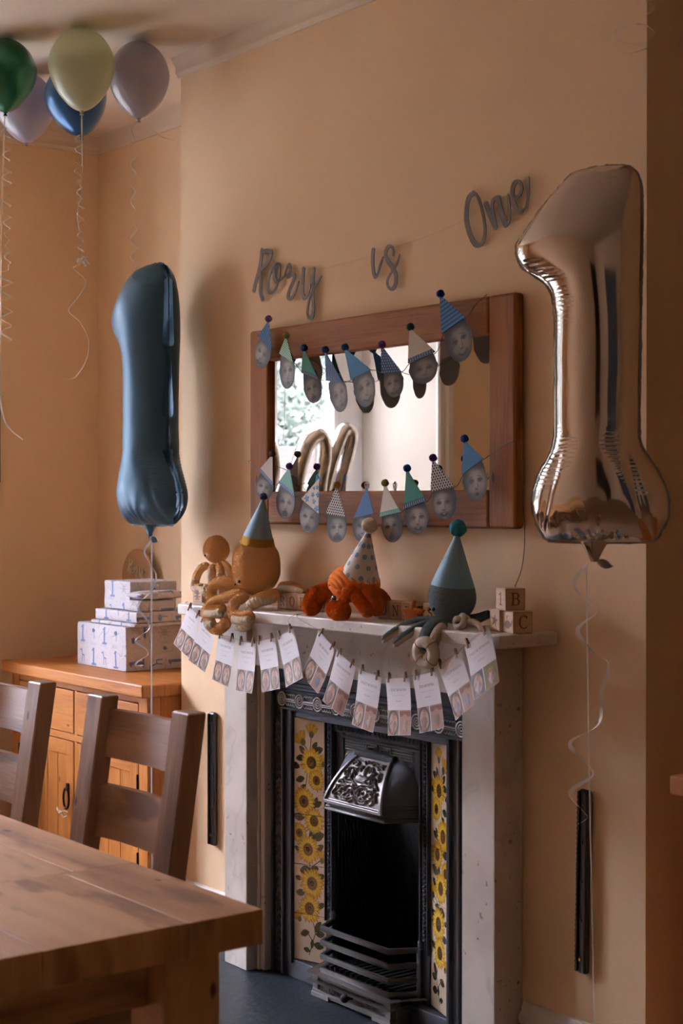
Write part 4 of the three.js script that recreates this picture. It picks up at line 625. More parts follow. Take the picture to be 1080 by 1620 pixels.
const faceAtlas = canvasTex(1536, 768, (g, W, H) => {
  const S = 256, r = rng(12);
  for (let k = 0; k < 17; k++) {
    const ox = (k % 6) * S, oy = floor(k / 6) * S; g.save(); g.beginPath(); g.rect(ox, oy, S, S); g.clip(); g.translate(ox, oy);
    const tone = k === 2 || k === 6 || k === 7 ? 0.78 : 0.95, G = (v, a = 1) => { v = floor(clamp(v * tone, 0, 255)); return `rgba(${v},${floor(v * 0.97)},${floor(v * 0.94)},${a})`; };
    const L = [0, 2, 5, 8, 10, 13, 15].includes(k) ? 0.36 : 0.6, sh = g.createRadialGradient(S * L, S * 0.42, 10, S * 0.5, S * 0.5, S * 0.62);
    sh.addColorStop(0, G(226)); sh.addColorStop(0.45, G(168)); sh.addColorStop(0.8, G(78)); sh.addColorStop(1, G(36)); g.fillStyle = sh; g.fillRect(0, 0, S, S);
    const blob = (x, y, rx, ry, v, a, rot = 0) => { g.save(); g.translate(x * S, y * S); g.rotate(rot); g.scale(rx * S, ry * S); const q = g.createRadialGradient(0, 0, 0, 0, 0, 1); q.addColorStop(0, G(v, a)); q.addColorStop(0.55, G(v, a * 0.75)); q.addColorStop(1, G(v, 0)); g.fillStyle = q; g.beginPath(); g.arc(0, 0, 1, 0, 7); g.fill(); g.restore(); };
    const dk = g.createLinearGradient(0, 0, S, 0), lf = L < 0.5; dk.addColorStop(0, G(20, lf ? 0 : 0.55)); dk.addColorStop(0.45, G(20, 0)); dk.addColorStop(1, G(20, lf ? 0.6 : 0)); g.fillStyle = dk; g.fillRect(0, 0, S, S);
    const cx = 0.5 + (L - 0.5) * 0.3, mood = [0, 3, 1, 3, 2, 0, 4, 2, 3, 1, 1, 5, 2, 1, 0, 0, 3][k], ey = 0.4 + 0.03 * r();
    blob(0.5, 0.0, 0.55, 0.16, 50, 0.8); blob(cx - 0.2, 0.62, 0.17, 0.14, 225, 0.5); blob(cx + 0.2, 0.62, 0.16, 0.14, 200, 0.4); blob(cx, 0.2, 0.26, 0.13, 225, 0.4); blob(0.5, 1.02, 0.34, 0.14, 50, 0.7);
    for (const s of [-1, 1]) {
      const ex = cx + s * 0.165; blob(ex, ey - 0.01, 0.14, 0.085, 45, 0.8); blob(ex, ey + 0.075, 0.1, 0.03, 190, 0.35); blob(ex, ey - 0.115, 0.12, 0.022, 70, 0.6, s * 0.22);
      if (mood === 1) { g.strokeStyle = G(14); g.lineWidth = 9; g.beginPath(); g.arc(ex * S, (ey + 0.05) * S, 0.085 * S, PI * 1.2, PI * 1.8); g.stroke(); blob(ex, ey + 0.06, 0.1, 0.03, 170, 0.5); }
      else { g.fillStyle = G(200); g.beginPath(); g.ellipse(ex * S, ey * S, 0.062 * S, (mood === 0 || mood === 2 ? 0.022 : 0.03) * S, 0, 0, 7); g.fill(); g.fillStyle = G(10); g.beginPath(); g.ellipse(ex * S, ey * S, 0.04 * S, (mood === 0 || mood === 2 ? 0.026 : 0.034) * S, 0, 0, 7); g.fill(); g.fillStyle = G(250); g.beginPath(); g.arc((ex - 0.012) * S, (ey - 0.01) * S, 0.009 * S, 0, 7); g.fill(); g.strokeStyle = G(15); g.lineWidth = 6; g.beginPath(); g.ellipse(ex * S, (ey + 0.004) * S, 0.07 * S, 0.036 * S, 0, PI * 1.05, PI * 1.95); g.stroke(); }
    }
    blob(cx - 0.01, 0.52, 0.045, 0.12, 225, 0.5); blob(cx + 0.065, 0.54, 0.035, 0.12, 70, 0.5); blob(cx, 0.63, 0.1, 0.05, 175, 0.5); blob(cx, 0.655, 0.08, 0.026, 60, 0.8); for (const s of [-1, 1]) blob(cx + s * 0.035, 0.645, 0.022, 0.015, 8, 0.95);
    const my = 0.8;
    if (mood === 0 || mood === 1) { const rx = mood ? 0.12 : 0.17, ry = mood ? 0.1 : 0.075; blob(cx, my, rx * 1.5, ry * 1.6, 80, 0.6); g.fillStyle = G(14); g.beginPath(); if (mood) g.ellipse(cx * S, my * S, rx * S, ry * S, 0, 0, 7); else { g.moveTo((cx - rx) * S, (my - 0.05) * S); g.quadraticCurveTo(cx * S, (my - 0.02) * S, (cx + rx) * S, (my - 0.05) * S); g.quadraticCurveTo(cx * S, (my + 0.17) * S, (cx - rx) * S, (my - 0.05) * S); } g.fill(); blob(cx, my + 0.045, 0.08, 0.03, 120, 0.9); if (!mood) { g.fillStyle = G(215); g.fillRect((cx - 0.055) * S, (my - 0.036) * S, 0.11 * S, 0.024 * S); } blob(cx, my + ry + 0.03, 0.12, 0.025, 200, 0.5); }
    else if (mood === 2) { g.strokeStyle = G(18); g.lineWidth = 9; g.beginPath(); g.arc(cx * S, (my - 0.15) * S, 0.17 * S, 0.55, PI - 0.55); g.stroke(); blob(cx, my + 0.08, 0.13, 0.03, 80, 0.55); for (const s of [-1, 1]) blob(cx + s * 0.16, my - 0.06, 0.04, 0.05, 60, 0.5); }
    else if (mood === 3) { blob(cx, my, 0.12, 0.09, 70, 0.8); blob(cx, my, 0.07, 0.055, 6, 1); blob(cx, my + 0.065, 0.07, 0.022, 190, 0.7); }
    else if (mood === 4) { g.strokeStyle = G(22); g.lineWidth = 9; g.beginPath(); g.moveTo((cx - 0.12) * S, (my + 0.01) * S); g.quadraticCurveTo(cx * S, (my + 0.035) * S, (cx + 0.12) * S, (my - 0.02) * S); g.stroke(); blob(cx, my + 0.07, 0.11, 0.03, 70, 0.6); blob(cx, my + 0.035, 0.09, 0.02, 190, 0.5); }
    else { blob(cx, my + 0.04, 0.26, 0.2, 30, 1); blob(cx, my + 0.04, 0.2, 0.14, 40, 1); }
    blob(0.5, 0.93, 0.16, 0.05, 175, 0.4); g.restore();
  }
});
const HATS = [ // base colour, pattern, trim colour, pom colour
  ['#2a6fa8', 'vstripe', 0, '#5a4a78'], ['#5b9c86', 'dstripe', 0, '#7a8a3a'], ['#3f8c74', 'plain', '#1d3a5c', '#1c3f7a'], ['#1f4878', 'vstripe2', 0, '#3a4a86'], ['#2a78a8', 'plain', 0, '#2a5a8a'], ['#1c3d72', 'dots', 0, '#5a2a78'], ['#d8cec0', 'plain', '#24466e', '#1d4a44'], ['#1d3f78', 'hstripe', 0, '#1c3f8a'],
  ['#dcd2c6', 'plain', '#5470b0', '#4a3a2a'], ['#6fb09c', 'plain', '#4a6aa8', '#5a2f7a'], ['#dcd2c6', 'stars', 0, 0], ['#e0d6cc', 'checks', 0, '#8a6a2a'], ['#4a7ab4', 'fine', 0, 0], ['#dcd2c4', 'plain', '#4fa090', '#8a8a3a'], ['#2f8a78', 'fine', '#1c3f6a', '#24508a'], ['#dcd2ca', 'checks', 0, '#5a2a7a'], ['#2f78b0', 'fine', 0, '#1c4a9a'],
];
const hatAtlas = canvasTex(1536, 768, (g) => {
  const S = 256; HATS.forEach(([c, pat, trim], k) => {
    g.save(); g.translate((k % 6) * S, floor(k / 6) * S); g.beginPath(); g.rect(0, 0, S, S); g.clip(); g.fillStyle = c; g.fillRect(0, 0, S, S);
    if (pat === 'vstripe') { g.fillStyle = '#16264e'; for (let i = 0; i < 9; i++) g.fillRect(i * 29, 0, 13, S); }
    if (pat === 'vstripe2') { g.fillStyle = '#5a86b8'; for (let i = 0; i < 12; i++) g.fillRect(i * 22, 0, 5, S); g.fillStyle = '#12244e'; for (let i = 0; i < 12; i++) g.fillRect(i * 22 + 9, 0, 6, S); }
    if (pat === 'hstripe') { g.fillStyle = '#4a86bc'; for (let i = 0; i < 9; i++) g.fillRect(0, i * 29, S, 14); }
    if (pat === 'dstripe') { g.strokeStyle = '#c8d8a8'; g.lineWidth = 9; for (let i = -9; i < 12; i++) { g.beginPath(); g.moveTo(0, i * 26); g.lineTo(S, i * 26 + 60); g.stroke(); } }
    if (pat === 'dots') { g.fillStyle = '#a8c4e4'; for (let j = 0; j < 10; j++) for (let i = 0; i < 9; i++) { g.beginPath(); g.ellipse(i * 30 + (j % 2) * 15, j * 26 + 10, 6, 8, 0, 0, 7); g.fill(); } }
    if (pat === 'checks') { g.fillStyle = '#2e2428'; for (let j = 0; j < 12; j++) for (let i = 0; i < 11; i++) { g.beginPath(); g.ellipse(i * 26 + (j % 2) * 13, j * 22 + 8, 9, 10, 0, 0, 7); g.fill(); } }
    if (pat === 'fine') { g.fillStyle = 'rgba(235,235,225,0.22)'; for (let j = 0; j < 32; j++) for (let i = 0; i < 32; i++) if ((i + j) % 2) g.fillRect(i * 8, j * 8, 3, 3); }
    if (pat === 'stars') for (const [x, y, s, q] of [[60, 215, 34, 0.2], [150, 190, 26, 0.6], [205, 225, 32, 0], [110, 150, 24, 0.9], [165, 120, 28, 0.3], [128, 70, 22, 0.5], [95, 95, 18, 0], [30, 160, 20, 0.4]]) { for (const [d, col] of [[4, '#1c2c44'], [0, '#5a9cd0']]) { g.fillStyle = col; g.beginPath(); for (let i = 0; i < 10; i++) { const a = q + i * PI / 5, l = i % 2 ? s * 0.45 : s; g.lineTo(x + d + l * cos(a), y + d + l * sin(a)); } g.fill(); } }
    if (trim) { g.fillStyle = trim; g.fillRect(0, S * 0.86, S, S * 0.14); g.fillStyle = 'rgba(225,220,210,0.75)'; for (let i = 0; i < 12; i++) g.fillRect(i * 22 + 6, S * 0.88, 6, S * 0.1); }
    g.restore();
  });
});
const facePrint = std(0xd6cec6, 0.55, { map: faceAtlas, side: THREE.DoubleSide }), hatPrint = std(0xffffff, 0.6, { map: hatAtlas, side: THREE.DoubleSide }), greyCard = std(0x9a9088, 0.8);
const pomGeo = (() => { const g = new THREE.IcosahedronGeometry(1, 5), p = g.attributes.position, v = V3(); for (let i = 0; i < p.count; i++) { v.fromBufferAttribute(p, i); const k = 0.88 + 0.26 * n3(v.x * 6 + 9, v.y * 6, v.z * 6, 5) * (0.7 + 0.6 * n3(v.x * 17, v.y * 17, v.z * 17, 8)); p.setXYZ(i, v.x * k, v.y * k, v.z * k); } const q = mergeVertices(g.deleteAttribute('uv') && g); q.computeVertexNormals(); return q; })();
const FL = [
  'in a blue striped hat, first at the left of the upper bunting', 'in a green striped hat, second from left on the upper bunting', 'crying, in a plain green hat on the upper bunting', 'in a navy pinstriped hat on the upper bunting', 'smiling, in a plain blue hat on the upper bunting', 'in a navy spotted hat on the upper bunting', 'in a white hat with navy trim on the upper bunting', 'in a blue striped hat at the right end of the upper bunting',
  'in a white hat with blue trim at the left of the lower bunting', 'in a mint green hat on the lower bunting', 'in a white hat with blue stars on the lower bunting', 'in a checked hat, left of the white hat pompom', 'in a small blue star topped hat behind the white pompom', 'in a white hat with green trim on the lower bunting', 'in a green hat with tartan trim on the lower bunting', 'in a checked hat with purple pompom on the lower bunting', 'in a blue hat at the right end of the lower bunting'];
const ATT = [];
FACES.forEach(([c, psi, apex, bl, br, chin], k) => {
  const t = thing('photo_cutout', 'baby face ' + FL[k], 'bunting', c, psi, 'baby faces in party hats on two strings');
  const flat = (pts, depth, z) => new THREE.ExtrudeGeometry(new THREE.Shape(pts.map((p) => V2(...p))), { depth, bevelEnabled: false }).translate(0, 0, z);
  const printUV = (pts, z, f) => { const g = new THREE.ShapeGeometry(new THREE.Shape(pts.map((p) => V2(...p)))).translate(0, 0, z), p = g.attributes.position, uv = g.attributes.uv, ox = (k % 6) / 6, oy = 1 - (floor(k / 6) + 1) / 3; for (let i = 0; i < p.count; i++) { const [a, b] = f(p.getX(i), p.getY(i)); uv.setXY(i, ox + clamp(a, 0.01, 0.99) / 6, oy + clamp(b, 0.01, 0.99) / 3); } return g; };
  // head: brim to chin along its own axis
  const h = hypot(...chin), ax = [chin[0] / h, chin[1] / h], px = [-ax[1], ax[0]], hw = hypot(br[0] - bl[0], br[1] - bl[1]) / 2 * 0.98;
  const prof = [[-0.12, 0.78], [0.05, 0.93], [0.2, 1.0], [0.28, 1.03], [0.33, 1.1], [0.42, 1.11], [0.5, 1.05], [0.6, 1.0], [0.72, 0.91], [0.83, 0.77], [0.92, 0.56], [0.975, 0.33], [1, 0.0]];
  const at = (s, q) => [ax[0] * q * h + px[0] * s * hw, ax[1] * q * h + px[1] * s * hw], head = [...prof.map(([q, w]) => at(w, q)), ...prof.slice(0, -1).reverse().map(([q, w]) => at(-w, q))];
  const hd = obj('head', flat(head, 0.0012, -0.0012), greyCard, t);
  obj('face_print', printUV(head, 0.0003, (x, y) => [0.5 + 0.44 * (x * px[0] + y * px[1]) / hw, 1 - (x * ax[0] + y * ax[1]) / h * 0.98]), facePrint, hd);
  const bx2 = [br[0] - bl[0], br[1] - bl[1]], bw = hypot(...bx2), e = 0.003, un = [bx2[0] / bw, bx2[1] / bw], hat = [[bl[0] - un[0] * e, bl[1] - un[1] * e], [br[0] + un[0] * e, br[1] + un[1] * e], [apex[0] + 0.002 * un[0], apex[1]], [apex[0] - 0.002 * un[0], apex[1]]];
  const ht = obj('hat', flat(hat, 0.0012, 0.0008), std(HATS[k][0], 0.7), t), hn = [-un[1], un[0]], H2 = apex[0] * hn[0] + apex[1] * hn[1];
  obj('hat_print', printUV(hat, 0.0024, (x, y) => [0.5 + (x * un[0] + y * un[1]) / bw * 0.95, (x * hn[0] + y * hn[1]) / H2]), hatPrint, ht);
  if (HATS[k][3]) obj('pompom', pomGeo.clone().scale(0.0105, 0.0105, 0.0105).translate(apex[0], apex[1] + 0.005, 0.001), std(HATS[k][3], 0.95), t);
  else { const s = new THREE.Shape(); for (let i = 0; i < 10; i++) { const a = PI / 2 + i * PI / 5, l = i % 2 ? 0.005 : 0.012; s.lineTo(apex[0] + l * cos(a), apex[1] + 0.007 + l * sin(a)); } obj('star', new THREE.ExtrudeGeometry(s, { depth: 0.0015, bevelEnabled: false }), std(k === 10 ? '#5a9cd0' : '#d8c8b4', 0.6), t); }
  const R = (q) => [c[0] + q[0] * cos(psi), c[1] + q[1], c[2] - q[0] * sin(psi) - 0.004]; ATT.push([R(bl), R(br)]);
});
const twine = std(0x6a5a4e, 0.8);
tag(obj('bunting_string', tubeAt([[-0.393, 1.984, 0.046], [-0.35, 1.972, 0.06], ...ATT.slice(0, 8).flat(), [0.65, 1.964, 0.062], [0.683, 1.99, 0.05]], 0.0011, 260, 6), twine), 'twisted twine carrying the upper row of face bunting across the mirror', 'string');
tag(obj('bunting_string', tubeAt([[-0.425, 1.585, 0.03], [-0.418, 1.58, 0.044], ...ATT.slice(8).flat(), [0.78, 1.608, 0.046], [0.787, 1.6, 0.035], [0.787, 1.45, 0.022], [0.783, 1.36, 0.012], [0.77, 1.28, 0.012], [0.755, 1.222, 0.03]], 0.0011, 260, 6), twine), 'twisted twine of the lower face bunting with its end trailing to the mantelpiece', 'string');
const TP = {
  A: [[-0.320, 1.195, 0.130], [-0.349, 1.205, 0.150], [-0.383, 1.208, 0.165], [-0.417, 1.197, 0.175], [-0.428, 1.173, 0.180], [-0.410, 1.150, 0.180]],
  B: [[-0.280, 1.179, 0.150], [-0.330, 1.168, 0.170], [-0.377, 1.152, 0.185], [-0.400, 1.136, 0.200], [-0.395, 1.118, 0.215], [-0.368, 1.100, 0.225]],
  B2: [[-0.377, 1.123, 0.222], [-0.321, 1.128, 0.228], [-0.279, 1.136, 0.226]],
  B3: [[-0.367, 1.106, 0.226], [-0.343, 1.079, 0.232], [-0.299, 1.073, 0.236], [-0.270, 1.088, 0.230], [-0.273, 1.110, 0.226]],
  C: [[-0.260, 1.172, 0.150], [-0.271, 1.163, 0.175], [-0.275, 1.146, 0.195], [-0.259, 1.125, 0.212], [-0.217, 1.115, 0.222], [-0.168, 1.120, 0.226], [-0.132, 1.126, 0.226]],
  C2: [[-0.224, 1.116, 0.224], [-0.170, 1.114, 0.229], [-0.125, 1.120, 0.228]],
  C3: [[-0.214, 1.087, 0.224], [-0.181, 1.084, 0.226], [-0.151, 1.095, 0.224]],
  D: [[-0.179, 1.178, 0.100], [-0.182, 1.171, 0.130], [-0.192, 1.163, 0.160], [-0.213, 1.147, 0.175]],
  E: [[-0.201, 1.195, 0.080], [-0.162, 1.202, 0.070], [-0.124, 1.196, 0.060], [-0.100, 1.184, 0.050]],
  sL: [[-0.606, 1.252, 0.070], [-0.631, 1.238, 0.085], [-0.642, 1.213, 0.095], [-0.642, 1.189, 0.100], [-0.615, 1.178, 0.105], [-0.593, 1.187, 0.100]],
  sM: [[-0.560, 1.252, 0.085], [-0.541, 1.225, 0.100], [-0.537, 1.201, 0.100], [-0.508, 1.194, 0.100]],
  sM2: [[-0.538, 1.255, 0.080], [-0.505, 1.232, 0.090], [-0.497, 1.206, 0.090]],
  sR: [[-0.543, 1.260, 0.060], [-0.492, 1.242, 0.070], [-0.477, 1.213, 0.070], [-0.484, 1.192, 0.070]],
  k1: [[0.145, 1.215, 0.110], [0.118, 1.204, 0.130], [0.097, 1.192, 0.150], [0.087, 1.174, 0.165], [0.092, 1.160, 0.175], [0.112, 1.154, 0.180]],
  k2: [[0.199, 1.180, 0.140], [0.205, 1.160, 0.165], [0.206, 1.158, 0.185], [0.245, 1.155, 0.190], [0.272, 1.160, 0.185]],
  k3: [[0.260, 1.200, 0.150], [0.302, 1.182, 0.165], [0.342, 1.163, 0.175], [0.357, 1.151, 0.178]],
  k4: [[0.286, 1.210, 0.130], [0.332, 1.200, 0.145], [0.355, 1.174, 0.150], [0.344, 1.150, 0.150]],
  k5: [[0.251, 1.206, 0.080], [0.290, 1.192, 0.080], [0.312, 1.169, 0.080]],
  q1: [[0.589, 1.145, 0.130], [0.555, 1.145, 0.150], [0.523, 1.138, 0.175], [0.494, 1.119, 0.200], [0.475, 1.102, 0.215], [0.461, 1.090, 0.220]],
  q2: [[0.608, 1.143, 0.140], [0.587, 1.140, 0.165], [0.566, 1.128, 0.190], [0.544, 1.110, 0.210], [0.528, 1.096, 0.220], [0.516, 1.086, 0.225]],
  q3: [[0.635, 1.142, 0.150], [0.629, 1.141, 0.175], [0.631, 1.131, 0.200], [0.636, 1.111, 0.215], [0.639, 1.089, 0.220], [0.642, 1.070, 0.220]],
  q4: [[0.710, 1.150, 0.150], [0.740, 1.153, 0.150], [0.769, 1.146, 0.155], [0.786, 1.134, 0.160]],
  q5: [[0.617, 1.145, 0.060], [0.639, 1.152, 0.040], [0.674, 1.166, 0.030]],
};
// ---------------------------------------------------------------- soft toys
function fur(parent, geo, n, len, color, seed, spread = 0.5) {
  const g = geo.index ? geo.toNonIndexed() : geo, p = g.attributes.position, N = p.count / 3, area = new Float32Array(N), a = V3(), b = V3(), c = V3(); let tot = 0, vol = 0, mx = 0, my = 0, mz = 0, ssx = 0, ssy = 0, ssz = 0;
  for (let i = 0; i < N; i++) { a.fromBufferAttribute(p, 3 * i); b.fromBufferAttribute(p, 3 * i + 1).sub(a); c.fromBufferAttribute(p, 3 * i + 2).sub(a); tot += b.cross(c).length() / 2; area[i] = tot; vol += a.dot(b); mx += a.x; my += a.y; mz += a.z; ssx += b.x; ssy += b.y; ssz += b.z; }
  const out = vol - (mx * ssx + my * ssy + mz * ssz) / N >= 0 ? 1 : -1;
  const r = rng(seed), hair = new THREE.ConeGeometry(0.12, 1, 3, 1, true).translate(0, 0.42, 0), m = new THREE.InstancedMesh(hair, std(0xffffff, 0.95), n), M = new THREE.Matrix4(), q = new THREE.Quaternion(), col = new THREE.Color(color), cc = new THREE.Color(); let d = V3(), pt = V3();
  for (let i = 0; i < n; i++) {
    const t = r() * tot; let lo = 0, hi = N - 1; while (lo < hi) { const k = (lo + hi) >> 1; area[k] < t ? lo = k + 1 : hi = k; }
    a.fromBufferAttribute(p, 3 * lo); b.fromBufferAttribute(p, 3 * lo + 1); c.fromBufferAttribute(p, 3 * lo + 2); let u = r(), v = r(); if (u + v > 1) { u = 1 - u; v = 1 - v; }
    pt.copy(a).addScaledVector(b.clone().sub(a), u).addScaledVector(c.clone().sub(a), v); d.copy(b).sub(a).cross(c.clone().sub(a)).normalize().multiplyScalar(out);
    const w = 9; d.x += spread * (r() - 0.5) + 0.4 * (n3(pt.x * 60, pt.y * 60, pt.z * 60, 2) - 0.5); d.y += spread * (r() - 0.5) - 0.25 + 0.4 * (n3(pt.x * 60, pt.y * 60, pt.z * 60, 3) - 0.5); d.z += spread * (r() - 0.5); d.normalize();
    q.setFromUnitVectors(V3(0, 1, 0), d); const l = len * (0.6 + 0.8 * r()); M.compose(pt, q, V3(l * 1.4, l, l * 1.4)); m.setMatrixAt(i, M); cc.copy(col).multiplyScalar(0.85 + 0.3 * r()); m.setColorAt(i, cc);
  }
  m.name = 'fur'; m.castShadow = m.receiveShadow = true; m.userData.kind = 'stuff'; parent.add(m); return m;
}
function blob(cx, cy, cz, rx, ry, rz, fn = () => 1, seg = 48) { return grid(seg, seg, (u, v) => { const th = u * 2 * PI, ph = v * PI, x = sin(ph) * cos(th), y = cos(ph), z = sin(ph) * sin(th), k = fn(x, y, z); return [cx + x * rx * k, cy + y * ry * k, cz + z * rz * k]; }, false); }
const plushBump = grey(256, 256, (u, v) => fbm(u * 40, v * 40, 40, 131, 3));
const plush = (c) => phys(c, 0.95, { sheen: 0.6, sheenRoughness: 0.5, sheenColor: new THREE.Color(c), bumpMap: plushBump, bumpScale: 0.001 });
// cream padded underside with ribs across it
function ribs(pts, r, n, seg = 90, squash = 1) { return taper(pts, (t) => r * (0.86 + 0.14 * abs(sin(t * n * PI))) * sqrt(clamp(min(t, 1 - t) * 14 + 0.04)), seg, 14, squash); }
const round = (r0, r1) => (t) => lerp(r0, r1, t) * sqrt(clamp((1 - t) * 16 + 0.02)) ;
const fat = (r0, r1) => (t) => lerp(r0, r1, t) * sqrt(clamp(min(t, 1 - t) * 12 + 0.02));
const eyeMat = phys(0x0c0908, 0.15, { clearcoat: 1 });
function octopus(label, c, r, col, creamC, arms, cream, eyes, nFur, len, seams, sq0 = 2) {
  const t = thing('octopus_toy', label, 'soft toy', [0, 0, 0]), [x, y, z] = c, mat = plush(col), cm = plush(creamC);
  const b = blob(x, y, z, r[0], r[1], r[2], (a, q, d) => (q > 0 ? 1 / pow(pow(hypot(a, d), sq0) + pow(q, sq0), 1 / sq0) : 1) * (1 - 0.13 * smooth(0.0, -1, q)) * (1 - seams * 0.035 * exp(-pow((atan2(d, a) - 1.0) / 0.05, 2)) - seams * 0.03 * exp(-pow((atan2(d, a) - 0.35) / 0.05, 2))));
  const body = obj('body', b, mat, t); fur(body, b, nFur, len, col, 5);
  arms.forEach(([p, f, sq], i) => { const g = taper(p, f, 60, 16, sq ?? 1), a = obj('tentacle', g, mat, t); fur(a, g, floor(nFur * 0.2), len * 0.95, col, 20 + i); });
  cream.forEach(([p, rr, n, sq]) => obj('ribbed_underside', ribs(p, rr, n, 90, sq ?? 1), cm, t));
  for (const [ex, ey, ez, er] of eyes) obj('eye', new THREE.SphereGeometry(er, 12, 10).translate(ex, ey, ez), eyeMat, t);
  return t;
}
const dn = (p, k = 0.012, o = 0.004) => p.map(([x, y, z]) => [x, y - k, z + o]);
octopus('big orange plush octopus in a blue party hat with tentacles over the mantel edge', [-0.296, 1.243, 0.1], [0.075, 0.084, 0.07], 0xf2c084, 0xe2d2ba,
  [[TP.A, fat(0.017, 0.017)], [TP.B, fat(0.016, 0.016)], [TP.B2, fat(0.013, 0.012)], [TP.B3, fat(0.016, 0.016)], [TP.C, fat(0.016, 0.014)], [TP.C2, fat(0.012, 0.012)], [TP.D, fat(0.018, 0.017)], [TP.E, fat(0.014, 0.01)]],
  [[dn(TP.B2, 0.011, 0.008), 0.0135, 11], [[[-0.345, 1.085, 0.245], [-0.325, 1.082, 0.25], [-0.305, 1.088, 0.247]], 0.013, 5], [dn(TP.C2, 0.009, 0.007), 0.0145, 11], [TP.C3, 0.0145, 7], [dn(TP.D, 0.008, 0.012), 0.018, 12], [dn(TP.E, 0.006, 0.009), 0.012, 10], [[[-0.435, 1.2, 0.186], [-0.442, 1.18, 0.19], [-0.432, 1.16, 0.19]], 0.0115, 7]],
  [[-0.291, 1.213, 0.1655, 0.0052], [-0.318, 1.203, 0.162, 0.003]], 26000, 0.0038, 1, 3.4);
octopus('small peach plush octopus sitting on wooden blocks at the left end of the mantel', [-0.58, 1.298, 0.06], [0.043, 0.047, 0.04], 0xf0bd84, 0xd6bfa4,
  [[TP.sL, fat(0.0125, 0.012)], [TP.sM, fat(0.011, 0.01)], [TP.sM2, fat(0.011, 0.01)], [TP.sR, fat(0.011, 0.01)]],
  [[dn(TP.sL.slice(2), 0.006, 0.006), 0.0125, 9], [dn(TP.sM, 0.004, 0.008), 0.0105, 9], [dn(TP.sM2.slice(1), 0.004, 0.007), 0.0105, 8]],
  [[-0.587, 1.283, 0.098, 0.004]], 11000, 0.0032, 0);
{ // crab
  const t = thing('crab_toy', 'bright orange furry plush crab wearing the spotted white party hat', 'soft toy'), col = 0xe8781a, mat = plush(col);
  const b = blob(0.19, 1.225, 0.1, 0.078, 0.054, 0.066, (x, y, z) => 1 + 0.055 * abs(sin(Math.acos(clamp(x * -0.35 + y * -0.35 + z * 0.87, -1, 1)) * 13)) * smooth(-0.5, -0.1, y), 150);
  const body = obj('body', b, mat, t);
  for (const [p, f, n] of [[TP.k1, (q) => lerp(0.016, 0.026, smooth(0.1, 0.6, q)) * sqrt(clamp((1 - q) * 7 + 0.03)), 'claw'], [TP.k2, (q) => lerp(0.012, 0.0245, smooth(0.2, 0.7, q)) * sqrt(clamp((1 - q) * 7 + 0.03)), 'claw'], [TP.k3, fat(0.0145, 0.015), 'leg'], [TP.k4, fat(0.013, 0.014), 'leg'], [TP.k5, fat(0.013, 0.013), 'leg']]) { const g = taper(p, f, 50, 16), a = obj(n, g, mat, t); fur(a, g, 6500, 0.0055, col, 60 + n.length); }
  for (const p of [[0.2, 1.205, 0.158], [0.222, 1.208, 0.155]]) { const g = blob(...p, 0.012, 0.01, 0.012, undefined, 16); obj('eye_stalk', g, mat, t); }
  { const g = taper([[0.225, 1.19, 0.158], [0.245, 1.205, 0.165], [0.262, 1.22, 0.16]], fat(0.012, 0.012), 20, 10); const a = obj('feeler', g, mat, t); fur(a, g, 1500, 0.0045, col, 77); }
  obj('nose', blob(0.182, 1.187, 0.165, 0.01, 0.007, 0.005, undefined, 16), eyeMat, t);
  for (const [x, l] of [[0.17, 0.04], [0.183, 0.035], [0.196, 0.05]]) obj('whisker', tubeAt([[x, 1.186, 0.166], [x - 0.003, 1.17, 0.178], [x + 0.006, 1.186 - l, 0.192]], 0.0011, 10, 5), eyeMat, t);
}
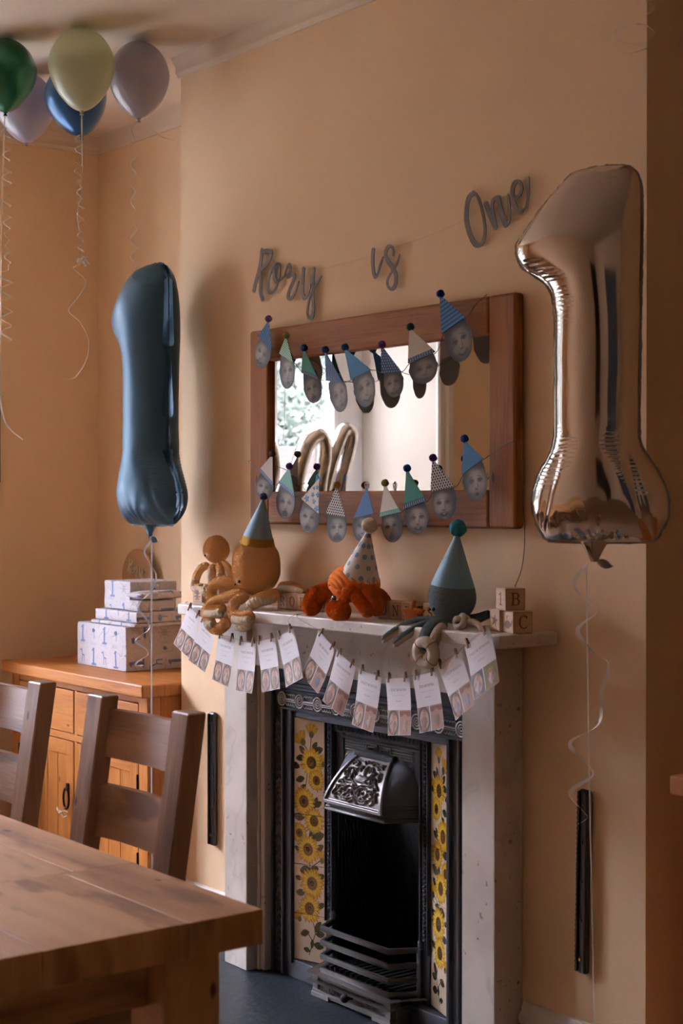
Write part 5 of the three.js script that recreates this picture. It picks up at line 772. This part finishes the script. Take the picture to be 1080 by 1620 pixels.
{ // squid
  const col = 0x6c7c80, t = thing('squid_toy', 'grey green plush squid in a pale blue party hat near the right mantel end', 'soft toy'), mat = plush(col), pale = plush(0xb9a896);
  const b = blob(0.605, 1.205, 0.1, 0.0615, 0.073, 0.062, (x, y, z) => (1 - 0.1 * smooth(0, -1, y)) * (1 + 0.012 * (n3(x * 14, y * 14, z * 14, 3) - 0.5)) * (1 - 0.02 * exp(-pow((atan2(z, x) - 0.85) / 0.05, 2)))), body = obj('body', b, mat, t); fur(body, b, 16000, 0.0022, col, 9, 1.4);
  for (const [p, f] of [[TP.q1, (q) => lerp(0.013, 0.007, q) * sqrt(clamp((1 - q) * 16 + 0.04))], [TP.q2, (q) => lerp(0.013, 0.008, q) * sqrt(clamp((1 - q) * 16 + 0.04))], [TP.q3, round(0.015, 0.02)], [TP.q5, round(0.014, 0.01)]]) { const g = taper(p, f, 50, 14), a = obj('tentacle', g, mat, t); fur(a, g, 4000, 0.002, col, 15, 1.4); }
  obj('tentacle_underside', taper(TP.q1.map(([x, y, z]) => [x + 0.003, y - 0.006, z]), (q) => lerp(0.011, 0.006, q) * sqrt(clamp((1 - q) * 16 + 0.04)), 40, 10), pale, t);
  obj('tentacle_underside', taper(TP.q2.map(([x, y, z]) => [x + 0.003, y - 0.006, z]), (q) => lerp(0.011, 0.007, q) * sqrt(clamp((1 - q) * 16 + 0.04)), 40, 10), pale, t);
  obj('tentacle_underside', taper([[0.655, 1.135, 0.178], [0.664, 1.126, 0.2], [0.666, 1.105, 0.214], [0.663, 1.083, 0.218], [0.655, 1.062, 0.222], [0.642, 1.053, 0.226]], round(0.014, 0.014), 40, 12), pale, t);
  const kn = []; for (let i = 0; i <= 60; i++) { const a = i / 60 * 5 * PI; kn.push([0.708 + 0.017 * cos(a) * (0.5 + 0.5 * i / 60), 1.152 + 0.016 * sin(a) * (0.5 + 0.5 * i / 60), 0.16 + 0.012 * sin(a * 0.7)]); }
  obj('curled_tentacle', [taper(kn, fat(0.008, 0.008), 120, 10), taper(TP.q4, fat(0.009, 0.007), 30, 10)], pale, t);
  obj('eye', new THREE.SphereGeometry(0.005, 12, 10).translate(0.598, 1.178, 0.158), eyeMat, t); obj('eye', new THREE.SphereGeometry(0.004, 10, 8).translate(0.565, 1.175, 0.143), eyeMat, t);
}
{ // lifebuoy
  const t = thing('toy_lifebuoy', 'small white felt lifebuoy ring hooked on the squid tentacle below the shelf', 'toy', [0.649, 1.074, 0.227]); t.rotation.set(0.1, 0.12, 0);
  obj('ring', new THREE.TorusGeometry(0.0265, 0.0155, 18, 48), std(0xd8cbbd, 0.9, { bumpMap: plushBump, bumpScale: 0.0008 }), t);
  for (let i = 0; i < 4; i++) { const a = 0.75 + i * PI / 2; obj('strap', new THREE.TorusGeometry(0.0158, 0.0012, 6, 28).rotateX(PI / 2).rotateZ(a).translate(0.0265 * cos(a), 0.0265 * sin(a), 0), std(0xa8683a, 0.8), t); }
}
{ // starfish
  const s = new THREE.Shape(); for (let i = 0; i < 10; i++) { const a = PI / 2 + i * PI / 5, l = i % 2 ? 0.013 : 0.029; s.lineTo(l * cos(a), l * sin(a)); }
  const g = new THREE.ExtrudeGeometry(s, { depth: 0.006, bevelEnabled: true, bevelSize: 0.005, bevelThickness: 0.006, bevelSegments: 4 }), o = obj('starfish_toy', g, plush(0xc06a30)); o.position.set(0.478, 1.157, 0.125); o.rotation.set(-0.25, 0.35, 0.1); fur(o, g, 2500, 0.0022, 0xc06a30, 33); tag(o, 'small orange plush starfish leaning in front of the letter blocks', 'soft toy');
}
// ---------------------------------------------------------------- party hats on the toys
function partyHat(label, base, apex, r, mat, pom, band) {
  const b = V3(...base), a = V3(...apex), h = a.distanceTo(b), t = thing('party_hat', label, 'party hat', base), d = a.clone().sub(b).normalize(); t.quaternion.setFromUnitVectors(V3(0, 1, 0), d);
  obj('cone', new THREE.LatheGeometry([V2(r, 0), V2(r * 0.985, 0.0), V2(0.0035, h)].slice(1), 56), mat, t);
  obj('overlap', grid(1, 12, (u, v) => { const q = 0.2 + u * 0.05, k = lerp(r * 1.008, 0.004, v); return [k * cos(q), h * v, k * sin(q)]; }), mat, t);
  if (band) obj('glitter_band', grid(90, 8, (u, v) => { const q = u * 2 * PI, w = 0.002 + 0.0025 * n3(u * 400, v * 40, 3), k = r * 1.0 + 0.001 + w - v * 0.008; return [k * cos(q), -0.012 + v * 0.024, k * sin(q)]; }), band, t);
  if (pom) obj('pompom', pomGeo.clone().scale(pom[0], pom[0], pom[0]).translate(0, h + pom[0] * 0.55, 0), std(pom[1], 0.95), t);
  return t;
}
const skyBlue = std(0x86a9bd, 0.6, { side: THREE.DoubleSide, bumpMap: plushBump, bumpScale: 0.0002 });
const goldGlitter = std(0xb98a2a, 0.35, { metalness: 0.8, side: THREE.DoubleSide, bumpMap: grey(256, 256, (u, v) => hash(floor(u * 256), floor(v * 256), 9)), bumpScale: 0.003 });
const spots = canvasTex(768, 384, (g, W, H) => { g.fillStyle = '#ddd3c6'; g.fillRect(0, 0, W, H); g.fillStyle = '#7f9bb4'; for (let j = 0; j < 5; j++) for (let i = 0; i < 8; i++) { const y = 40 + j * 78, sx = 1 / max(0.18, 1 - (H - y) / H * 0.9); g.beginPath(); g.ellipse((i + (j % 2) * 0.5) * 96 + 20, y, 17 * min(3, sx * 0.9), 19, 0, 0, 7); g.fill(); } });
const speck = canvasTex(512, 256, (g, W, H) => { g.fillStyle = '#7fa6b8'; g.fillRect(0, 0, W, H); const r = rng(4); for (let i = 0; i < 60; i++) { g.fillStyle = r() < 0.5 ? '#b8d0d8' : '#5a808f'; g.beginPath(); g.arc(r() * W, r() * H, 2.2, 0, 7); g.fill(); } });
partyHat('pale blue cone party hat with gold glitter band on the big orange octopus', [-0.288, 1.338, 0.1], [-0.258, 1.464, 0.1], 0.05, skyBlue, [0.0115, 0x33506e], goldGlitter);
partyHat('white cone party hat with blue spots and white pompom on the orange crab', [0.216, 1.243, 0.1], [0.256, 1.378, 0.1], 0.058, std(0xffffff, 0.65, { map: spots, side: THREE.DoubleSide }), [0.0215, 0xd9ccba]);
partyHat('pale blue speckled cone party hat with turquoise pompom on the grey squid', [0.607, 1.238, 0.1], [0.625, 1.375, 0.1], 0.0585, std(0xffffff, 0.6, { map: speck, side: THREE.DoubleSide }), [0.0215, 0x2a7f8c]);

// ---------------------------------------------------------------- wooden letter blocks
const cells = ['', 'R', 'O', 'Y', 'N', 'E', '1', 'B', 'C', 'octopus', 'star', 'whale', '7', 'I', 'S', 'A'];
const blockAtlas = canvasTex(1024, 512, (g) => {
  cells.forEach((s, k) => {
    const S = 256, r = rng(k + 3); g.save(); g.scale(0.5, 0.5); g.scale(2, 2); g.translate((k % 8) * 128, floor(k / 8) * 128); g.scale(0.5, 0.5); g.beginPath(); g.rect(0, 0, S, S); g.clip();
    g.fillStyle = '#c9a684'; g.fillRect(0, 0, S, S); for (let i = 0; i < 60; i++) { g.fillStyle = `rgba(${140 + r() * 60},${100 + r() * 40},70,0.16)`; g.fillRect(0, r() * S, S, 1 + 4 * r()); }
    g.strokeStyle = 'rgba(120,74,48,0.5)'; g.lineWidth = 5; g.strokeRect(14, 14, S - 28, S - 28); g.fillStyle = g.strokeStyle = '#6a3a26'; g.translate(S / 2, S / 2); g.lineCap = 'round';
    if (s.length === 1) { g.textAlign = 'center'; g.textBaseline = 'alphabetic'; g.font = '210px serif'; g.fillText(s, 0, 72); }
    else if (s === 'star') { g.beginPath(); for (let i = 0; i < 10; i++) { const a = -PI / 2 + i * PI / 5 + 0.2, l = i % 2 ? 36 : 88; g.lineTo(l * cos(a), l * sin(a)); } g.closePath(); g.fill(); g.fillStyle = '#c9a684'; for (let i = 0; i < 12; i++) { g.beginPath(); g.arc(50 * (r() - 0.5) * 2, 50 * (r() - 0.5) * 2, 5, 0, 7); g.fill(); } }
    else if (s === 'whale') { g.beginPath(); g.ellipse(-8, 30, 74, 46, 0, 0, 7); g.fill(); g.beginPath(); g.moveTo(52, 30); g.quadraticCurveTo(90, 10, 84, -28); g.lineTo(102, -10); g.lineTo(112, -34); g.quadraticCurveTo(112, 30, 60, 60); g.fill(); g.lineWidth = 9; for (const q of [-1, 1]) { g.beginPath(); g.moveTo(-20, -22); g.quadraticCurveTo(-20, -70, -20 + q * 28, -68); g.stroke(); } }
    else if (s === 'octopus') { g.beginPath(); g.ellipse(0, -34, 40, 46, 0, 0, 7); g.fill(); g.lineWidth = 15; for (const q of [-1, 1]) for (const [a, b] of [[78, -30], [84, 30], [56, 78], [20, 90]]) { g.beginPath(); g.moveTo(q * 12, 0); g.quadraticCurveTo(q * a * 0.4, b * 0.9 + 20, q * a, b); g.stroke(); } }
    g.restore();
  });
});
const blockMat = std(0xffffff, 0.6, { map: blockAtlas });
function block(label, x, y, z, s, turn, faces) {   // faces: {px, nx, py, ny, pz, nz} -> cell
  const g = new RoundedBoxGeometry(s, s, s, 2, 0.0022), uv = g.attributes.uv, p = g.attributes.position, n = g.attributes.normal, key = ['px', 'nx', 'py', 'ny', 'pz', 'nz'];
  for (let i = 0; i < p.count; i += 3) {
    const a = [0, 0, 0]; for (let k = 0; k < 3; k++) { a[0] += n.getX(i + k); a[1] += n.getY(i + k); a[2] += n.getZ(i + k); } const d = [0, 1, 2].sort((u, v) => abs(a[v]) - abs(a[u]))[0], f = d * 2 + (a[d] < 0 ? 1 : 0), c = max(0, cells.indexOf(faces[key[f]] ?? ''));
    for (let k = 0; k < 3; k++) { const X = p.getX(i + k) / s, Y = p.getY(i + k) / s, Z = p.getZ(i + k) / s, [u, v] = [[-Z, Y], [Z, Y], [X, -Z], [X, Z], [X, Y], [-X, Y]][f]; uv.setXY(i + k, ((c % 8) + clamp(0.5 + u, 0.01, 0.99)) / 8, 1 - (floor(c / 8) + clamp(0.5 - v, 0.01, 0.99)) / 4 ); }
  }
  const o = obj('toy_block', g, blockMat); o.position.set(x, y + s / 2, z); o.rotation.y = turn; return tag(o, label, 'toy block', 'wooden alphabet blocks on the mantelpiece');
}
const ST = 1.1322;
[['R', -0.18, 'wooden block showing R beside the cream tentacle, first of the block row'], ['O', -0.1295, 'wooden block showing O between two R blocks'], ['R', -0.079, 'wooden block showing R right of an O, beside the crab claw'], ['Y', -0.0285, 'wooden block showing Y mostly hidden behind the crab claw'], ['O', 0.304, 'wooden block showing O in shade right of the crab'], ['N', 0.3545, 'wooden block showing N between the O block and the starfish'], ['E', 0.405, 'wooden block showing E behind the orange starfish']].forEach(([c, x, l], i) => block(l, x, ST, 0.06, 0.05, 0.015 * sin(i * 3), { pz: c, px: '7', nx: 'star', py: 'A' }));
block('wooden block with a 7 on its side, half hidden behind the squid', 0.468, ST, 0.036, 0.05, 0.1, { pz: 'S', px: '7' });
block('wooden block with a star print, left of the pair under the 1 B block', 0.807, ST, 0.105, 0.055, -0.3, { pz: 'star', px: 'O' });
block('wooden block with a whale and a C, right of the bottom pair', 0.8615, ST, 0.112, 0.055, -0.27, { pz: 'whale', px: 'C' });
block('wooden block showing 1 and B stacked on top of two others', 0.832, ST + 0.0552, 0.108, 0.055, -0.3, { pz: '1', px: 'B' });
block('wooden block with an octopus print under the small octopus, nearest the shelf end', -0.5995, ST, 0.094, 0.052, 0.02, { pz: 'octopus', px: 'I' });
block('plain sided wooden block behind the octopus print block', -0.545, ST, 0.06, 0.05, -0.1, { pz: 'S', px: '1' });

// ---------------------------------------------------------------- month cards pegged along the mantelpiece
const CARDS = [
  [[-0.505, 1.130], [-0.436, 1.100], [-0.485, 0.969], [-0.569, 1.009]],
  [[-0.428, 1.100], [-0.345, 1.059], [-0.388, 0.932], [-0.477, 0.964]],
  [[-0.336, 1.052], [-0.244, 1.044], [-0.265, 0.899], [-0.346, 0.916]],
  [[-0.222, 1.040], [-0.128, 1.040], [-0.128, 0.894], [-0.220, 0.894]],
  [[-0.127, 1.045], [-0.036, 1.063], [0.007, 0.922], [-0.086, 0.901]],
  [[-0.019, 1.065], [0.059, 1.098], [0.124, 0.963], [0.037, 0.928]],
  [[0.174, 1.099], [0.251, 1.050], [0.188, 0.924], [0.111, 0.968]],
  [[0.262, 1.048], [0.346, 1.011], [0.302, 0.874], [0.216, 0.909]],
  [[0.355, 1.006], [0.453, 0.992], [0.432, 0.845], [0.340, 0.857]],
  [[0.473, 0.991], [0.571, 1.002], [0.590, 0.858], [0.497, 0.846]],
  [[0.579, 1.005], [0.673, 1.028], [0.714, 0.890], [0.623, 0.866]],
  [[0.681, 1.038], [0.769, 1.084], [0.833, 0.963], [0.761, 0.914]],
  [[0.779, 1.096], [0.870, 1.147], [0.915, 1.024], [0.829, 0.971]],
];

const HEAD = ['NEWBORN', 'ONE MONTH', 'TWO MONTHS', 'THREE MONTHS', 'FOUR MONTHS', 'FIVE MONTHS', 'SIX MONTHS', 'SEVEN MONTHS', 'EIGHT MONTHS', 'NINE MONTHS', 'TEN MONTHS', 'ELEVEN MONTHS', 'TWELVE MONTHS'];
const cardAtlas = canvasTex(1792, 768, (g) => {
  const w = 256, h = 384, r = rng(31);
  HEAD.forEach((txt, k) => {
    g.save(); g.translate((k % 7) * w, floor(k / 7) * h); g.beginPath(); g.rect(0, 0, w, h); g.clip(); g.fillStyle = '#e6dfe2'; g.fillRect(0, 0, w, h);
    g.fillStyle = '#544c54'; g.textAlign = 'center'; g.font = '23px serif'; g.fillText(txt, w / 2, 88, 200); g.fillStyle = '#b4abb0'; g.fillRect(58, 116, 140, 2);
    g.strokeStyle = '#8a8288'; g.lineWidth = 2; g.beginPath(); g.moveTo(96, 158); for (let i = 0; i < 9; i++) g.quadraticCurveTo(98 + i * 7, 148 + 12 * (i % 2), 101 + i * 7, 157); g.stroke();
    const y0 = 216;
    for (const q of [0, 1]) {
      const x0 = q ? 132 : 4, pw = 120, ph = h - y0 - 4; g.save(); g.beginPath(); g.rect(x0, y0, pw, ph); g.clip();
      const scene2 = q && k > 5 ? k : -1, bg = k === 12 ? (q ? '#7a6a2a' : '#4a4a3a') : scene2 > 0 ? '#a88472' : '#9c7c66'; g.fillStyle = bg; g.fillRect(x0, y0, pw, ph);
      const cx = x0 + pw / 2, cy = y0 + ph / 2;
      if (scene2 < 0) { for (const [rx, c] of [[0.5, '#3e2a1e'], [0.44, '#6a4c38'], [0.37, '#bfa08a']]) { g.fillStyle = c; g.beginPath(); g.ellipse(cx, cy, pw * rx, ph * (rx + 0.02), 0, 0, 7); g.fill(); } } else if (k !== 12) { g.fillStyle = '#7a4632'; g.fillRect(x0, y0 + 8, pw, 34); }
      const a = (r() - 0.5) * 0.5; g.translate(cx, cy); g.rotate(scene2 < 0 ? a : a * 0.3);
      const cloth = k === 6 && q ? '#5b7090' : k === 12 ? '#c9b4b2' : k === 11 ? '#9c94a6' : ['#b09684', '#8e7260', '#c4b0a0'][k % 3];
      g.fillStyle = cloth; g.beginPath(); g.ellipse(0, 18, 27, 46, 0, 0, 7); g.fill(); g.fillStyle = '#a8745c'; for (const s of [-1, 1]) { g.beginPath(); g.ellipse(s * 26, 6, 8, 22, -s * 0.5, 0, 7); g.fill(); g.beginPath(); g.ellipse(s * 13, 62, 9, 18, s * 0.3, 0, 7); g.fill(); }
      g.fillStyle = '#b98468'; g.beginPath(); g.ellipse(0, -38, 21, 24, 0, 0, 7); g.fill(); g.fillStyle = '#8a5f48'; g.beginPath(); g.ellipse(0, -50, 19, 12, 0, PI, 2 * PI); g.fill(); g.fillStyle = '#4a2e22'; for (const s of [-1, 1]) g.fillRect(s * 8 - 2, -38, 5, 4); g.fillRect(-5, -26, 10, 3);
      g.fillStyle = 'rgba(70,40,26,0.35)'; g.beginPath(); g.ellipse(14, 24, 12, 40, 0, 0, 7); g.fill();
      g.restore();
    }
    g.restore();
  });
});
const cardMat = phys(0xffffff, 0.45, { map: cardAtlas, side: THREE.DoubleSide, transmission: 0.0 }), pegWood = std(0x8a6a4a, 0.7), steel = std(0x8a8680, 0.35, { metalness: 1 });
const ORD = ['first', 'second', 'third', 'fourth', 'fifth', 'sixth', 'seventh', 'eighth', 'ninth', 'tenth', 'eleventh', 'twelfth', 'last'], STR = [];
CARDS.forEach((q, k) => {
  const z0 = 0.213 + 0.003 * (k % 2), r = rng(k + 50), cv = 0.006 * (r() - 0.3), tw = 0.012 * (r() - 0.5);
  const pt = (u, v) => { const a = lerp(q[0][0], q[1][0], u), b = lerp(q[3][0], q[2][0], u), c = lerp(q[0][1], q[1][1], u), d = lerp(q[3][1], q[2][1], u); return [lerp(a, b, v), lerp(c, d, v), z0 + cv * 4 * u * (1 - u) + v * v * 0.012 + tw * (u - 0.5) * v]; };
  const g = grid(8, 12, (u, v) => pt(u, v), true), uv = g.attributes.uv; for (let i = 0; i < uv.count; i++) uv.setXY(i, ((k % 7) + 0.004 + 0.992 * uv.getX(i)) / 7, 1 - (floor(k / 7) + 0.003 + 0.994 * uv.getY(i)) / 2);
  const cd = obj('month_card', g, cardMat); tag(cd, k === 12 ? 'card headed twelve months with two colour photos, last at the right of the garland' : `white card headed ${HEAD[k].toLowerCase()} with two small photos, ${ORD[k]} along the mantelpiece garland`, 'card', 'monthly photo cards pegged on the mantelpiece garland');
  const dx = q[1][0] - q[0][0], dy = q[1][1] - q[0][1], a = atan2(dy, dx), P = [];
  for (const [i, u] of [[0, 0.16], [1, 0.84]]) {
    const [x, y, z] = pt(u, 0); STR.push([x - sin(a) * 0.004, y + cos(a) * 0.004, z]);
    const p = thing('clothes_peg', `tiny wooden peg, ${i ? 'right' : 'left'} of the two clipping the ${HEAD[k].toLowerCase()} card`, 'peg', [x, y, z], 0, 'tiny pegs on the card garland'); p.rotation.z = a;
    for (const s of [-1, 1]) obj('peg_half', new RoundedBoxGeometry(0.0055, 0.027, 0.0028, 1, 0.0008).rotateX(-s * 0.13).translate(0, 0.0035, s * 0.0032), pegWood, p);
    obj('spring', new THREE.TorusGeometry(0.0022, 0.0008, 5, 10).rotateY(PI / 2).translate(0, 0.006, 0), steel, p);
  }
});
tag(obj('garland_string', tubeAt([[-0.545, 1.14, 0.19], [-0.535, 1.137, 0.206], ...STR.slice(0, 12), [0.03, 1.118, 0.213], [0.06, 1.137, 0.205], [0.09, 1.139, 0.19], [0.06, 1.139, 0.195], [0.07, 1.13, 0.212], ...STR.slice(12), [0.87, 1.137, 0.206], [0.89, 1.14, 0.18]], 0.0009, 360, 5), std(0xb8a894, 0.8)), 'jute string of the photo card garland along the mantel shelf', 'string');

// ---------------------------------------------------------------- plaque on the presents
{
  const t = thing('name_plaque', 'round wooden plaque with raised script name standing behind the presents', 'plaque', [-1.74, 1.149, -0.325]);
  obj('disc', new THREE.CylinderGeometry(0.118, 0.118, 0.008, 64).rotateX(PI / 2), std(0xb58a5c, 0.6), t);
  const cx = -0.255, cy = 2.12, k = 0.36, sc = (p) => [(p[0] - cx) * k + 0.0, (p[1] - cy) * k + 0.03];
  obj('raised_name', WORDS.Rory.map((p, i) => brush(p.map(sc), 0.0075, 1, 0.004, 0.0042 + i * 0.0003)), std(0xd8c4a4, 0.6), t);
  obj('small_line', WORDS.Rory.concat(WORDS.is).map((p, i) => brush(p.map(([x, y]) => [((x + 0.44) % 0.1) * 0.12 - 0.05 + i * 0.0115, (y - cy) * 0.06 - 0.018]), 0.0016, 1, 0.0008, 0.0042)), std(0x3a2618, 0.7), t);
}
// ---------------------------------------------------------------- wall rails beside the fireplace
const blackGloss = phys(0x14151a, 0.3, { clearcoat: 0.6, clearcoatRoughness: 0.15 }), brass = std(0xb89a50, 0.3, { metalness: 1 });
for (const [x, y0, y1, label, lean] of [[-0.677, 0.326, 0.764, 'black ridged plastic rail fixed to the wall left of the fireplace', 0], [0.989, 0.301, 0.753, 'black ridged plastic rail fixed to the wall right of the fireplace', 0.02]]) {
  const t = thing('wall_rail', label, 'rail', [x, (y0 + y1) / 2, 0]), h = y1 - y0; t.rotation.z = -lean;
  obj('channel', [rbox(-0.017, -h / 2, 0.0015, 0.017, h / 2, 0.018, 0.007, 3), rbox(-0.0155, -h / 2 + 0.004, 0.012, -0.008, h / 2 - 0.004, 0.024, 0.003, 2), rbox(0.006, -h / 2 + 0.004, 0.012, 0.0155, h / 2 - 0.004, 0.022, 0.003, 2)], blackGloss, t);
  const rr = rng(floor(h * 1000)), tooth = []; for (let i = 0; i < 34; i++) tooth.push(rbox(-0.0185, -h / 2 + 0.012 + i * (h - 0.024) / 34, 0.01, -0.0145, -h / 2 + 0.012 + (i + 0.55) * (h - 0.024) / 34, 0.021, 0.001));
  stuff(obj('ratchet_teeth', tooth, blackGloss, t));
  for (let i = 0; i < 5; i++) { const y = h / 2 - 0.035 - i * (h - 0.07) / 4; obj('screw', [new THREE.CylinderGeometry(0.0042, 0.0046, 0.004, 14).rotateX(PI / 2).translate(-0.001, y, 0.0195)], i === 4 ? brass : blackGloss, t); }
}
// ---------------------------------------------------------------- the rest of the room, seen only in reflections
struct('door_1', [rbox(XR - 0.03, 0, 0.3, XR - 0.001, 2.3, 0.38), rbox(XR - 0.03, 0, 1.9, XR - 0.001, 2.3, 1.98), rbox(XR - 0.03, 2.22, 0.3, XR - 0.001, 2.3, 1.98), rbox(XR - 0.015, 0.005, 0.38, XR - 0.001, 2.22, 1.9)], std(0x140d0a, 0.5));
struct('door_2', [rbox(3.8, 0, ZF - 0.03, 3.88, 2.3, ZF - 0.001), rbox(4.8, 0, ZF - 0.03, 4.88, 2.3, ZF - 0.001), rbox(3.88, 2.22, ZF - 0.03, 4.8, 2.3, ZF - 0.001), rbox(3.88, 0.005, ZF - 0.015, 4.8, 2.22, ZF - 0.001)], std(0x140d0a, 0.5));
// script foil balloon hung across the window
{
  const t = thing('foil_word_balloon', 'silver script foil balloon hanging in front of the bay window, seen in the mirror', 'balloon', [-2.47, 1.6, 1.75]); t.rotation.y = PI / 2;
  const L = (pts, r) => taper(pts.map(([z, y]) => [1.75 - z, y - 1.6, 0]), (q) => r * (0.985 + 0.015 * sin(q * 90)) * sqrt(clamp(min(q, 1 - q) * 12 + 0.05)), 110, 16, 0.8);
  obj('letter_o', new THREE.TorusGeometry(0.12, 0.05, 16, 60).scale(0.85, 1.2, 0.8).translate(0.32, 0.02, 0), silver, t);
  obj('letter_n', L([[1.64, 1.3], [1.655, 1.45], [1.69, 1.63], [1.75, 1.75], [1.81, 1.77], [1.835, 1.7], [1.81, 1.55], [1.785, 1.4], [1.78, 1.3]], 0.05), silver, t);
  obj('letter_e', L([[1.8, 1.36], [1.85, 1.55], [1.91, 1.71], [1.97, 1.81], [2.0, 1.79], [1.98, 1.68], [1.92, 1.52], [1.87, 1.38], [1.9, 1.3], [1.97, 1.34]], 0.042), silver, t);
}
// ---------------------------------------------------------------- garden beyond the window
struct('garden', box(-30, -0.4, -14, -3.2, -0.3, 18), std(0x4a4a40, 0.9));
{
  const leafG = (() => { const s = new THREE.Shape(); s.moveTo(0, -0.5); s.quadraticCurveTo(0.34, 0, 0, 0.5); s.quadraticCurveTo(-0.34, 0, 0, -0.5); return new THREE.ShapeGeometry(s, 4); })();
  const lm = std(0xffffff, 0.7, { side: THREE.DoubleSide }), bark = std(0x4a3c30, 0.9);
  const tree = (label, x, z, h, r0, n, c, seed) => {
    const t = thing('garden_tree', label, 'tree', [x, -0.3, z]), r = rng(seed), m = new THREE.InstancedMesh(leafG, lm, n), M = new THREE.Matrix4(), q = new THREE.Quaternion(), cc = new THREE.Color();
    const lobes = Array.from({ length: 16 }, () => { const a = r() * 6.3, e = r(); return [cos(a) * r0 * 0.7 * sqrt(r()), h * (0.3 + 0.6 * e), sin(a) * r0 * 0.7 * sqrt(r()), r0 * (0.3 + 0.3 * r())]; });
    for (let i = 0; i < n; i++) { const l = lobes[floor(r() * 16)], d = V3(r() - 0.5, r() - 0.5, r() - 0.5).normalize().multiplyScalar(l[3] * pow(r(), 0.35)); q.setFromEuler(new THREE.Euler(r() * 6, r() * 6, r() * 6)); const s = 0.09 + 0.08 * r(); M.compose(V3(l[0], l[1], l[2]).add(d), q, V3(s, s, s)); m.setMatrixAt(i, M); cc.set(c).multiplyScalar(0.7 + 0.6 * r()); m.setColorAt(i, cc); }
    m.name = 'foliage'; m.userData.kind = 'stuff'; t.add(m);
    obj('trunk', taper([[0, 0, 0], [0.05, h * 0.3, 0.03], [0, h * 0.7, 0]], (k) => lerp(0.16, 0.05, k), 12, 10), bark, t);
  };
  tree('broad pale green garden tree outside the bay window, nearest the house', -13, 7.6, 5.6, 2.9, 45000, '#2a3329', 3);
  tree('taller grey green garden tree behind the first one', -17, 10.5, 7.4, 3.4, 45000, '#283129', 9);
  tree('garden tree standing straight out from the window', -15, 3.4, 6.0, 3.2, 36000, '#2b3226', 14);
  tree('garden tree at the far side towards the chimney', -14, -3.0, 5.6, 3.0, 30000, '#2b3226', 21);
}

renderer.render(scene, camera);
